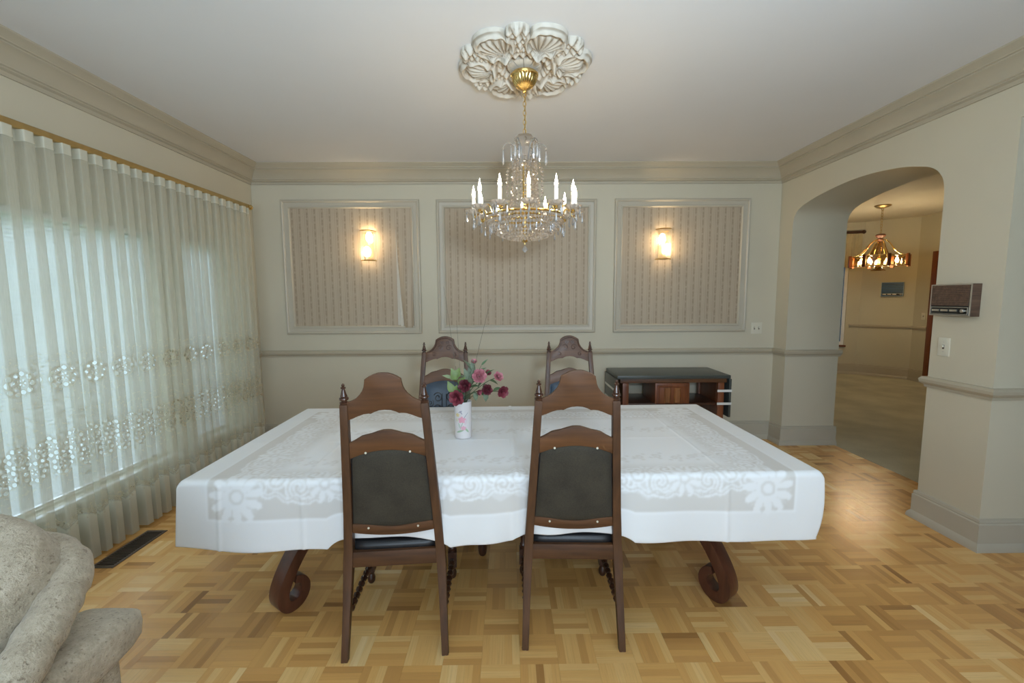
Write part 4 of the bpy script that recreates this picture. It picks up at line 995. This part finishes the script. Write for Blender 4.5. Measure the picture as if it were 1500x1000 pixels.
def rose(name, pos, face, R, mat, label, cat='flower', group='artificial roses in the vase', leaves=(), opn=1.0, base=(0, 0)):
    b = Vector((VX + base[0], VY + base[1], VZ + 0.03)); p = Vector(pos); t = thing(name, label, cat, b, 0, group); q = p - b; R = R * 0.86
    mouth = Vector((q.x * 0.10, q.y * 0.10, 0.17)); mouth.x = max(-0.033, min(0.033, mouth.x)); mouth.y = max(-0.033, min(0.033, mouth.y))
    f = Vector(face).normalized(); P = smooth_path([(0, 0, 0), mouth, mouth.lerp(q, 0.55) + Vector((0, 0, 0.02)), q - f * R * 0.45], 6)
    MB().tube(P, 0.0020, 5).build('stem', STEM, t)
    o = bloom_mb(R, face, opn).build('bloom', PET[mat], t, smooth=180, loc=q, fix=False)
    cal = MB()
    for k in range(5):
        a = 2 * PI * k / 5; qd = Vector((0, 0, 1)).rotation_difference(f); leaf_mb(cal, q - f * R * 0.42, qd @ Vector((math.cos(a), math.sin(a), 0.35)), R * 0.7, R * 0.16, f)
    cal.build('calyx', GREEN, t, smooth=180, fix=False)
    for (fr, d, L, Wd, mt) in leaves:
        i = int(fr * (len(P) - 1)); l = MB(); leaf_mb(l, P[i], d, L, Wd, (0, -0.4, 1)); l.build('leaf', mt, t, smooth=180, fix=False)
rose('artificial_rose', (-0.230, 2.25, 1.026), (-0.1, -1, 0.25), 0.036, 'crimson_petal', 'dark crimson rose centred just above the vase rim', leaves=((0.55, (-0.6, -0.2, 0.6), 0.07, 0.018, GREEN),))
rose('artificial_rose', (-0.272, 2.215, 0.968), (-0.35, -1, 0.0), 0.042, 'red_petal', 'red rose drooping over the left of the vase rim', leaves=((0.6, (-0.9, 0.1, 0.5), 0.06, 0.016, LIME),), opn=1.1)
rose('artificial_rose', (-0.155, 2.28, 1.072), (0.1, -1, 0.35), 0.041, 'pink_petal', 'largest pink rose, upright in the middle of the bouquet', leaves=((0.6, (0.5, -0.3, 0.3), 0.06, 0.016, GREEN), (0.75, (0.9, 0, 0.2), 0.05, 0.014, GREEN)))
rose('artificial_rose', (-0.053, 2.30, 1.066), (0.5, -0.8, 0.5), 0.029, 'pink_petal', 'small pink rose at the upper right of the bouquet', leaves=((0.7, (0.2, -0.3, -0.4), 0.07, 0.018, GREEN), (0.8, (0.6, 0.2, -0.2), 0.06, 0.016, GREEN), (0.6, (0.3, -0.2, 0.6), 0.06, 0.014, GREY)))
rose('artificial_rose', (-0.111, 2.24, 1.006), (0.2, -1, 0.2), 0.030, 'crimson_petal', 'small dark red rose low in the middle right of the bouquet', leaves=((0.7, (0.8, -0.1, -0.3), 0.07, 0.018, GREEN), (0.65, (0.1, -0.1, -1), 0.05, 0.014, GREY)))
rose('artificial_rose', (-0.154, 2.22, 0.997), (0.7, -0.6, -0.1), 0.022, 'rose_petal', 'half open rose bud low beside the vase rim', opn=0.5)
rose('artificial_rose', (-0.029, 2.22, 0.998), (0.5, -0.9, -0.1), 0.034, 'red_petal', 'red rose furthest right in the bouquet, nodding', leaves=((0.78, (0.6, -0.2, 0.35), 0.06, 0.017, GREEN), (0.7, (-0.1, -0.2, -0.9), 0.05, 0.015, GREY)))
rose('artificial_rose', (-0.188, 2.36, 1.137), (0.1, -0.4, 1), 0.024, 'pink_petal', 'pink rose bud standing highest in the bouquet', opn=0.55, leaves=((0.8, (-0.3, -0.2, 0.7), 0.07, 0.014, GREY), (0.6, (-0.4, -0.3, 0.6), 0.08, 0.02, GREY)))
rose('artificial_rose', (-0.112, 2.36, 1.074), (0.4, -0.7, 0.5), 0.023, 'rose_petal', 'deep pink bud right of the largest pink rose', opn=0.6, leaves=((0.85, (0.7, -0.1, 0.7), 0.07, 0.010, GREEN),))
def sprig(name, top, label, leaves, mat, r=0.002, cat='foliage'):
    b = Vector((VX, VY, VZ + 0.03)); q = Vector(top) - b; t = thing(name, label, cat, b); m0 = Vector((max(-0.03, min(0.03, q.x * 0.15)), max(-0.03, min(0.03, q.y * 0.15)), 0.17))
    P = smooth_path([(0, 0, 0), m0, m0.lerp(q, 0.5) + Vector((0, 0, 0.012)), q], 6); MB().tube(P, [r * (1 - 0.5 * i / (len(P) - 1)) for i in range(len(P))], 5).build('stem', STEM if leaves else DRY, t)
    for fr, d, L, Wd in leaves:
        l = MB(); leaf_mb(l, P[int(fr * (len(P) - 1))], d, L, Wd, (0, -0.8, 0.6)); l.build('leaf', mat, t, smooth=180, fix=False)
sprig('leafy_sprig', (-0.28, 2.30, 1.06), 'broad lime green leafy sprig at the upper left of the bouquet', ((1.0, (0.25, -0.1, 0.9), 0.055, 0.022), (0.9, (-0.3, -0.2, 0.8), 0.07, 0.024), (0.75, (0.4, -0.3, 0.6), 0.06, 0.018), (0.6, (0.5, -0.2, 0.5), 0.055, 0.016)), LIME)
sprig('leafy_sprig', (-0.30, 2.31, 1.055), 'pale narrow-leaved sprig reaching furthest left from the vase', ((1.0, (-0.9, 0, 0.35), 0.06, 0.010), (0.9, (-0.6, 0, 0.6), 0.05, 0.009)), PALEG)
sprig('leafy_sprig', (-0.292, 2.26, 0.985), 'yellow green leaf pair low on the left of the bouquet', ((1.0, (-0.35, -0.1, 0.9), 0.07, 0.020), (0.9, (0.2, -0.3, 0.7), 0.05, 0.016)), LIME)
sprig('leafy_sprig', (-0.205, 2.35, 1.05), 'grey green leafy sprig rising behind the dark crimson rose', ((1.0, (0.1, -0.1, 1), 0.10, 0.022), (0.85, (-0.3, -0.2, 0.9), 0.08, 0.018), (0.7, (0.3, -0.3, 0.6), 0.07, 0.020), (0.55, (0.2, -0.5, 0.3), 0.06, 0.018), (0.45, (-0.2, -0.5, 0.4), 0.06, 0.018)), GREY)
sprig('leafy_sprig', (-0.145, 2.30, 1.125), 'dark blade-leaved sprig angled up to the right of the bouquet', ((1.0, (0.55, -0.1, 0.65), 0.05, 0.006), (0.85, (0.6, -0.1, 0.4), 0.05, 0.008)), GREEN)
sprig('grass_wisp', (-0.093, 2.35, 1.476), 'long dry grass wisp leaning right above the bouquet', (), DRY, 0.0014, 'grass stem')
sprig('grass_wisp', (-0.351, 2.40, 1.545), 'tallest dry grass wisp leaning left above the bouquet', (), DRY, 0.0012, 'grass stem')
sprig('grass_wisp', (-0.285, 2.40, 1.36), 'shorter dry grass wisp standing between the two long ones', (), DRY, 0.0012, 'grass stem')

# ------------------------------------------------------------------ sideboard with drop leaves
def sideboard():
    t = thing('drop_leaf_sideboard', 'black-topped walnut sideboard with taped drop leaves against the back wall', 'sideboard', (1.515, 4.15, 0)); D0, D1 = -0.225, 0.245; W_ = 0.520
    MB().box(-W_, W_, D0 - 0.005, D1, 0.738, 0.770).build('top', SLATE, t, bevel=0.005)
    MB().box(-W_ + 0.03, W_ - 0.03, D0 + 0.01, D1 - 0.01, 0.700, 0.737).build('rail', WALNUTH, t, bevel=0.003)
    for s in (-1, 1):
        for y in (D0 + 0.03, D1 - 0.03): MB().box(s * 0.440 - 0.028, s * 0.440 + 0.028, y - 0.024, y + 0.024, 0.0, 0.699).build('post', REDW, t, bevel=0.004)
        MB().box(s * 0.440 - 0.012, s * 0.440 + 0.012, D0 + 0.055, D1 - 0.055, 0.12, 0.699).build('side_panel', REDW, t)
        lf = MB().box(s * (W_ + 0.002) - 0.010, s * (W_ + 0.002) + 0.010, D0 + 0.0, D1 - 0.005, 0.375, 0.735, Matrix.Rotation(0.0, 3, 'Y')).build('drop_leaf', SLATE, t, bevel=0.004)
        for z in (0.625, 0.505):
            tp = MB(); x0, x1 = s * 0.40, s * (W_ + 0.014); y = D0 - 0.004
            x0 = s * (0.40 if s > 0 else 0.50); tp.box(min(x0, x1), max(x0, x1), y - 0.002, y, z - 0.011, z + 0.011)
            tp.box(min(s * (W_ + 0.0125), s * (W_ + 0.014)), max(s * (W_ + 0.0125), s * (W_ + 0.014)), y, D1 - 0.02, z - 0.011, z + 0.011); tp.build('tape', TAPE, lf, smooth=0)
    MB().box(-0.428, 0.428, D0 + 0.03, D1 - 0.02, 0.488, 0.506).build('shelf', DARKW, t, bevel=0.002)
    MB().box(-0.428, 0.428, D0 + 0.03, D1 - 0.02, 0.12, 0.14).build('shelf', DARKW, t, bevel=0.002)
    # centre cupboard
    cab = MB().box(-0.165, 0.145, D0 + 0.03, D1 - 0.10, 0.506, 0.699).build('cupboard', REDW, t)
    dr = MB().box(-0.168, 0.148, D0 + 0.006, D0 + 0.030, 0.508, 0.697).build('door', REDW, t, bevel=0.003)
    for x0, x1 in ((-0.085, -0.025), (0.005, 0.065)):
        MB().add([(x0, D0 + 0.004, 0.512), (x1, D0 + 0.004, 0.512), (x1, D0 + 0.004, 0.655), (x0, D0 + 0.004, 0.655), (x0 + 0.010, D0 - 0.006, 0.520), (x1 - 0.010, D0 - 0.006, 0.520), (x1 - 0.010, D0 - 0.006, 0.645), (x0 + 0.010, D0 - 0.006, 0.645)], [(0, 1, 5, 4), (1, 2, 6, 5), (2, 3, 7, 6), (3, 0, 4, 7), (4, 5, 6, 7)]).build('raised_panel', wood('panel_oak', (0.13, 0.045, 0.014), (0.30, 0.12, 0.04), 2), dr, smooth=0)
    MB().mold([(-0.150, 0.512), (-0.150, 0.682), (0.130, 0.682), (0.130, 0.512)], [(0, 0), (0, 0.006), (0.012, 0.010), (0.022, 0.003), (0.022, 0)], lambda a, b, h: (a, D0 + 0.006 - h, b)).build('door_moulding', REDW, dr, smooth=20)
    # gate support that swings under the right leaf
    MB().box(0.195, 0.225, -0.02, 0.01, 0.506, 0.699).build('gate_support', BLACK, t, bevel=0.002)
    MB().box(0.180, 0.240, -0.024, -0.021, 0.590, 0.612, Matrix.Rotation(0.45, 3, 'Y'), (0.32 - 0.245 - 0.02, 0, 0.0)).build('tape', TAPE, t, smooth=0)
sideboard()

# ------------------------------------------------------------------ armchair, bottom left
def armchair():
    ox, oy = -1.62, 0.72
    t = thing('armchair', 'speckled beige upholstered armchair at the lower left, facing us', 'armchair', (ox, oy, 0))
    L = lambda x, y, z: (x - ox, y - oy, z)
    MB().box(*(-2.10 - ox, -1.14 - ox), *(0.20 - oy, 1.16 - oy), 0.05, 0.34).build('base', BOUCLE, t, bevel=0.03, seg=3)
    for x in (-2.02, -1.2):
        for y in (0.28, 1.08): MB().lathe([(0.02, 0), (0.03, 0.05)], 10, L(x, y, 0)).build('foot', DARKW, t)
    MB().superell(L(-1.62, 0.60, 0.42), (0.36, 0.40, 0.10), 0.4, 0.3).build('seat_cushion', BOUCLE, t, smooth=180)
    for s, x in ((1, -1.168), (-1, -2.10)):
        a = MB().box(x - 0.075 - ox, x + 0.075 - ox, 0.24 - oy, 1.15 - oy, 0.06, 0.51).build('arm', BOUCLE, t, bevel=0.035, seg=4)
        def warp(p): return Vector((p.x, p.y, p.z + 0.02 * math.cos(p.y * 3)))
        MB().superell(L(x + 0.005 * s, 0.71, 0.540), (0.108, 0.515, 0.068), 0.5, 0.34, None, 36, 16, warp).build('arm_pad', BOUCLE, a, smooth=180)
    R = Matrix.Rotation(-0.95, 3, 'X')
    MB().superell(L(-1.635, 0.955, 0.685), (0.475, 0.135, 0.300), 0.6, 0.42, R, 40, 22).build('back_cushion', BOUCLE, t, smooth=180)
    P = smooth_path([L(-1.075, 0.66, 0.52), L(-1.062, 0.76, 0.60), L(-1.075, 0.86, 0.652), L(-1.110, 0.965, 0.692), L(-1.150, 1.055, 0.724), L(-1.192, 1.125, 0.752), L(-1.28, 1.165, 0.780), L(-1.45, 1.178, 0.792), L(-1.63, 1.18, 0.795), L(-1.90, 1.16, 0.775), L(-2.06, 1.06, 0.70), L(-2.14, 0.87, 0.56)], 7)
    n = len(P); rr = [0.049 + 0.003 * math.sin(i * 1.9) * (1 if i % 2 else -0.4) for i in range(n)]
    MB().tube(P, rr, 16).build('back_roll', BOUCLE, t, smooth=180)
armchair()

# ------------------------------------------------------------------ floor register
def register():
    x0, x1, y0, y1 = -2.335, -2.205, 2.305, 2.70; t = thing('floor_register', 'dark bronze floor vent beside the curtain hem', 'vent', ((x0 + x1) / 2, (y0 + y1) / 2, 0.0)); hx, hy = (x1 - x0) / 2, (y1 - y0) / 2
    MB().mold([(-hx, -hy), (-hx, hy), (hx, hy), (hx, -hy)], [(0, 0.0005), (0.001, 0.004), (0.012, 0.006), (0.016, 0.0045), (0.016, 0.0008)], ident, True).build('frame', BRASSD if False else DKMETAL, t, smooth=20)
    MB().box(-hx + 0.016, hx - 0.016, -hy + 0.016, hy - 0.016, 0.0005, 0.0012).build('duct', BLACK, t, smooth=0)
    n = 24
    for k in range(n):
        y = -hy + 0.022 + (2 * hy - 0.044) * k / (n - 1); MB().box(-hx + 0.017, hx - 0.017, y - 0.0025, y + 0.0025, 0.0015, 0.005).build('louver', DKMETAL, t, smooth=0)
register()

# ------------------------------------------------------------------ intercoms, switches
GRILL = wood('grille_walnut', (0.055, 0.030, 0.020), (0.145, 0.082, 0.052), 1, 0.55, 90, 20)
SILV = metal('brushed_silver', (0.62, 0.60, 0.56), 0.35)
def intercom(loc, rz, w, h, d, label, face, case, edge):
    """local: face towards -y, width along x"""
    t = thing('intercom', label, 'intercom', loc, rz, 'wall intercom radios'); hw, hh = w / 2, h / 2
    MB().box(-hw, hw, -d, 0, -hh, hh).build('case', case, t, bevel=0.002)
    MB().box(-hw + 0.006, hw - 0.006, -d - 0.0025, -d, -hh + 0.006, hh - 0.006).build('speaker_backing', BLACK, t, smooth=0)
    MB().mold([(-hw + 0.001, -hh + 0.001), (-hw + 0.001, hh - 0.001), (hw - 0.001, hh - 0.001), (hw - 0.001, -hh + 0.001)], [(0, -0.001), (0, 0.004), (0.006, 0.004), (0.006, -0.001)], lambda a, b, hgt: (a, -d - hgt, b), True).build('bezel', edge, t, smooth=0)
    n = 11; zt, zb = hh - 0.008, -hh + 0.062
    for k in range(n):
        z = zb + (zt - zb) * (k + 0.5) / n; MB().box(-hw + 0.010, hw - 0.010, -d - 0.007, -d - 0.003, z - 0.0051, z + 0.0051).build('grille_slat', face, t, smooth=0, bevel=0.001)
    MB().box(-hw + 0.010, hw - 0.010, -d - 0.006, -d - 0.003, -hh + 0.010, -hh + 0.054).build('control_panel', BLACK, t, bevel=0.001)
    MB().mold([(-hw + 0.010, -hh + 0.010), (-hw + 0.010, -hh + 0.054), (hw - 0.010, -hh + 0.054), (hw - 0.010, -hh + 0.010)], [(0, 0.006), (0, 0.008), (0.003, 0.008), (0.003, 0.006)], lambda a, b, hgt: (a, -d - hgt, b), True).build('panel_rim', edge, t, smooth=0)
    for k in range(3):
        x = -hw + 0.028 + k * (w * 0.22); MB().box(x - 0.004, x + w * 0.16, -d - 0.012, -d - 0.006, -hh + 0.027, -hh + 0.039).build('button', SILV, t, bevel=0.002)
    R = Matrix.Rotation(PI / 2, 3, 'X'); MB().lathe([(0.011, 0), (0.011, 0.008), (0.007, 0.011), (0.0001, 0.011)], 14, (hw - 0.038, -d - 0.006, -hh + 0.032), R).build('knob', SILV, t)
    MB().box(hw - 0.028, hw - 0.012, -d - 0.008, -d - 0.006, -hh + 0.030, -hh + 0.035).build('pointer', SILV, t, smooth=0)
intercom((XR, 2.632, 1.456), -PI / 2, 0.245, 0.192, 0.055, 'walnut wall intercom with slatted speaker on the pier beside the arch', GRILL, GRILL, SILV)
STEEL = paint('blue_grey_plastic', (0.06, 0.16, 0.32), 0.4, 0.05, 9, 0)
dB = (BC - AB).normalized(); mid = AB.lerp(BC, 0.60); nB = Vector((dB.y, -dB.x))
intercom((mid.x - nB.x * -0.001, mid.y - nB.y * -0.001, 1.607), math.atan2(dB.y, dB.x), 0.31, 0.25, 0.05, 'blue grey wall intercom in the far room under the hanging lamp', STEEL, BLACK, paint('pale_blue_plastic', (0.25, 0.40, 0.55), 0.4, 0.05, 9, 0))
def switch(loc, rz, w, toggles, label):
    t = thing('light_switch', label, 'switch', loc, rz); MB().box(-w / 2, w / 2, -0.006, 0, -0.058, 0.058).build('plate', IVORY, t, bevel=0.003)
    for x in toggles:
        MB().box(x - 0.006, x + 0.006, -0.0075, -0.006, -0.013, 0.013).build('slot', DKMETAL, t, smooth=0); MB().box(x - 0.004, x + 0.004, -0.016, -0.006, -0.002, 0.011).build('toggle', IVORY, t, bevel=0.001)
        for z in (-0.03, 0.03): MB().lathe([(0.003, 0), (0.003, 0.001), (0.0001, 0.0015)], 8, (x, -0.006, z), Matrix.Rotation(PI / 2, 3, 'X')).build('screw', SILV, t)
switch((2.548, YB, 1.163), 0, 0.112, (-0.023, 0.023), 'ivory double switch plate on the back wall right of the last panel')
switch((XR, 2.696, 1.163), -PI / 2, 0.075, (0.0,), 'ivory single light switch below the walnut intercom on the pier')
sp = BC + dC * 0.205; switch((sp.x, sp.y, 1.14), math.atan2(dC.y, dC.x), 0.075, (0.0,), 'small switch on the far room wall beside the mahogany door frame')

# ------------------------------------------------------------------ far room: door, window, curtain, lamp
def nook_door():
    z1 = 2.22; ang = math.atan2(dC.y, dC.x); o = MB()
    d = struct(MB().box(0.085, 0.815, 0.05, 0.09, 0.01, z1 - 0.09).build('door_1', REDW, smooth=0)); d.location = (c0.x, c0.y, 0); d.rotation_euler = (0, 0, ang)
    for a, b, z0_, z2 in ((-0.01, 0.085, 0, z1), (0.815, 0.91, 0, z1), (0.085, 0.815, z1 - 0.09, z1)): MB().box(a, b, -0.022, 0.10, z0_, z2).build('casing', REDW, d, bevel=0.004)
    for z0_, z2 in ((0.2, 0.95), (1.1, 2.0)): MB().box(0.2, 0.7, 0.042, 0.05, z0_, z2).build('panel', REDW, d, bevel=0.004)
    MB().sphere((0.17, 0.02, 1.0), 0.03, 10, 8).build('knob', BRASS, d)
nook_door()
def nook_window():
    ang = math.atan2(-dA.y, -dA.x); L = (wa1 - wa0).length; w = MB()
    for a, b, z0_, z2 in ((-L, -L + 0.06, 0.56, 2.25), (-0.05, 0, 0.56, 2.25), (-L + 0.06, -0.05, 0.56, 0.62), (-L + 0.06, -0.05, 2.19, 2.25), (-L / 2 - 0.03, -L / 2 + 0.03, 0.62, 2.19)): w.box(a, b, 0.03, 0.09, z0_, z2)
    o = struct(w.build('window_3', WHITE, smooth=0)); o.location = (wa0.x, wa0.y, 0); o.rotation_euler = (0, 0, ang)
    MB().box(-L + 0.06, -0.05, 0.055, 0.062, 0.62, 2.19).build('pane', glass_pane('sky_dimming_glass', (0.16, 0.20, 0.235), 0.05), o, smooth=0); MB().box(-L - 0.05, 0.02, -0.04, 0.03, 0.525, 0.558).build('sill', REDW, o, bevel=0.004)  # grey-blue tint put into the pane to dim the over-bright sky behind
    t = thing('nook_curtain', 'short cream valance curtain over the far room window', 'curtain', (wa0.x, wa0.y, 2.0), ang)
    def fn(u, v):
        x = -1.6 + 1.76 * u; return (x, -0.05 + 0.020 * math.sin(x * 75), 0.02 + 0.62 * v)
    MB().grid(fn, 180, 6).build('cloth', CREAMC, t, smooth=180, fix=False)
    t2 = thing('wooden_curtain_rod', 'dark wooden rod holding the cream valance in the far room', 'curtain rod', (wa0.x, wa0.y, 2.665), ang)
    MB().tube([(-1.7, -0.06, 0), (0.165, -0.06, 0)], 0.024, 10).build('rod', DARKW, t2); MB().sphere((0.17, -0.06, 0), 0.036, 10, 8).build('finial', DARKW, t2)
    for x in (-1.5, 0.08): MB().box(x - 0.015, x + 0.015, -0.06, -0.001, -0.02, 0.02).build('bracket', DARKW, t2)
nook_window()
def nook_lamp():
    t = thing('hanging_lamp', 'lit wood and amber glass hanging lamp in the far room beyond the arch', 'pendant lamp', (5.672, 6.71, 0))
    MB().lathe([(0.02, 2.80), (0.07, 2.815), (0.10, 2.835), (0.105, 2.849)], 20).build('canopy', BRASSD, t)
    z, k = 2.81, 0
    while z > 2.43:
        R = Matrix.Rotation(PI / 2 * (k % 2), 3, 'Z'); P = [R @ Vector((0.014 * math.cos(2 * PI * q / 10), 0, 0.026 * math.sin(2 * PI * q / 10))) + Vector((0, 0, z - 0.02)) for q in range(10)]
        MB().tube(P, 0.0035, 5, closed=True).build('chain_link', BRASSD, t); z -= 0.041; k += 1
    MB().lathe([(0.012, 2.43), (0.055, 2.42), (0.066, 2.40), (0.050, 2.375), (0.030, 2.36), (0.045, 2.34), (0.030, 2.31)], 18).build('wooden_cap', REDW, t)
    MB().lathe([(0.035, 2.31), (0.060, 2.27), (0.082, 2.21), (0.110, 2.13)], 20).build('glass_bell', SMOKE, t, fix=False)
    NP, R0 = 8, 0.365
    for k in range(NP):
        a = 2 * PI * (k + 0.5) / NP; ca, sa = math.cos(a), math.sin(a); Rz = Matrix.Rotation(a, 3, 'Z')
        MB().box(-0.018, 0.018, -0.022, 0.022, 1.925, 2.105, Rz, (R0 * ca, R0 * sa, 0)).build('frame_post', REDW, t, bevel=0.004)
        P = smooth_path([(0.045 * ca, 0.045 * sa, 2.345), (0.12 * ca, 0.12 * sa, 2.29), (0.20 * ca, 0.20 * sa, 2.17), (0.28 * ca, 0.28 * sa, 2.105), (0.35 * ca, 0.35 * sa, 2.09)], 5); MB().tube(P, 0.007, 6).build('bracket_arm', BRASS, t)
        b = 2 * PI * (k + 1.5) / NP; p, q = Vector((R0 * ca, R0 * sa)), Vector((R0 * math.cos(b), R0 * math.sin(b)))
        def pane(u, v, p=p, q=q):
            m = p.lerp(q, 0.06 + 0.88 * u); m = m * (1 - 0.05 * math.sin(PI * u)); return (m.x, m.y, 1.945 + 0.145 * v - 0.02 * math.sin(PI * u) * v)
        MB().grid(pane, 6, 2).build('glass_panel', SMOKE, t, fix=False)
        MB().tube([(p.x, p.y, 1.94), (q.x, q.y, 1.94)], 0.006, 6).build('rim', BRASS, t); MB().tube([(p.x, p.y, 2.092), ((p.x + q.x) / 2 * 0.96, (p.y + q.y) / 2 * 0.96, 2.078), (q.x, q.y, 2.092)], 0.006, 6).build('rim', BRASS, t)
    MB().lathe([(0.03, 1.925), (0.05, 1.935), (0.02, 1.96), (0.018, 2.33)], 12).build('stem', BRASS, t)
    MB().lathe([(0.030, 1.935), (0.055, 1.905), (0.095, 1.873)], 18).build('lower_bell', SMOKE, t, fix=False)
    for k in range(6):
        a = 2 * PI * (k + 0.3) / 6; x, y = 0.21 * math.cos(a), 0.21 * math.sin(a)
        s_ = MB().lathe([(0.014, 1.945), (0.014, 1.985)], 10, (x, y, 0)).build('candle_sleeve', CANDLE, t); MB().tube([(x * 0.1, y * 0.1, 1.95), (x, y, 1.945)], 0.005, 6).build('arm', BRASS, t)
        MB().lathe([(0.010, 1.985), (0.020, 2.005), (0.022, 2.02), (0.015, 2.045), (0.004, 2.068), (0.0001, 2.072)], 10, (x, y, 0)).build('bulb', BULBN, t)
nook_lamp()
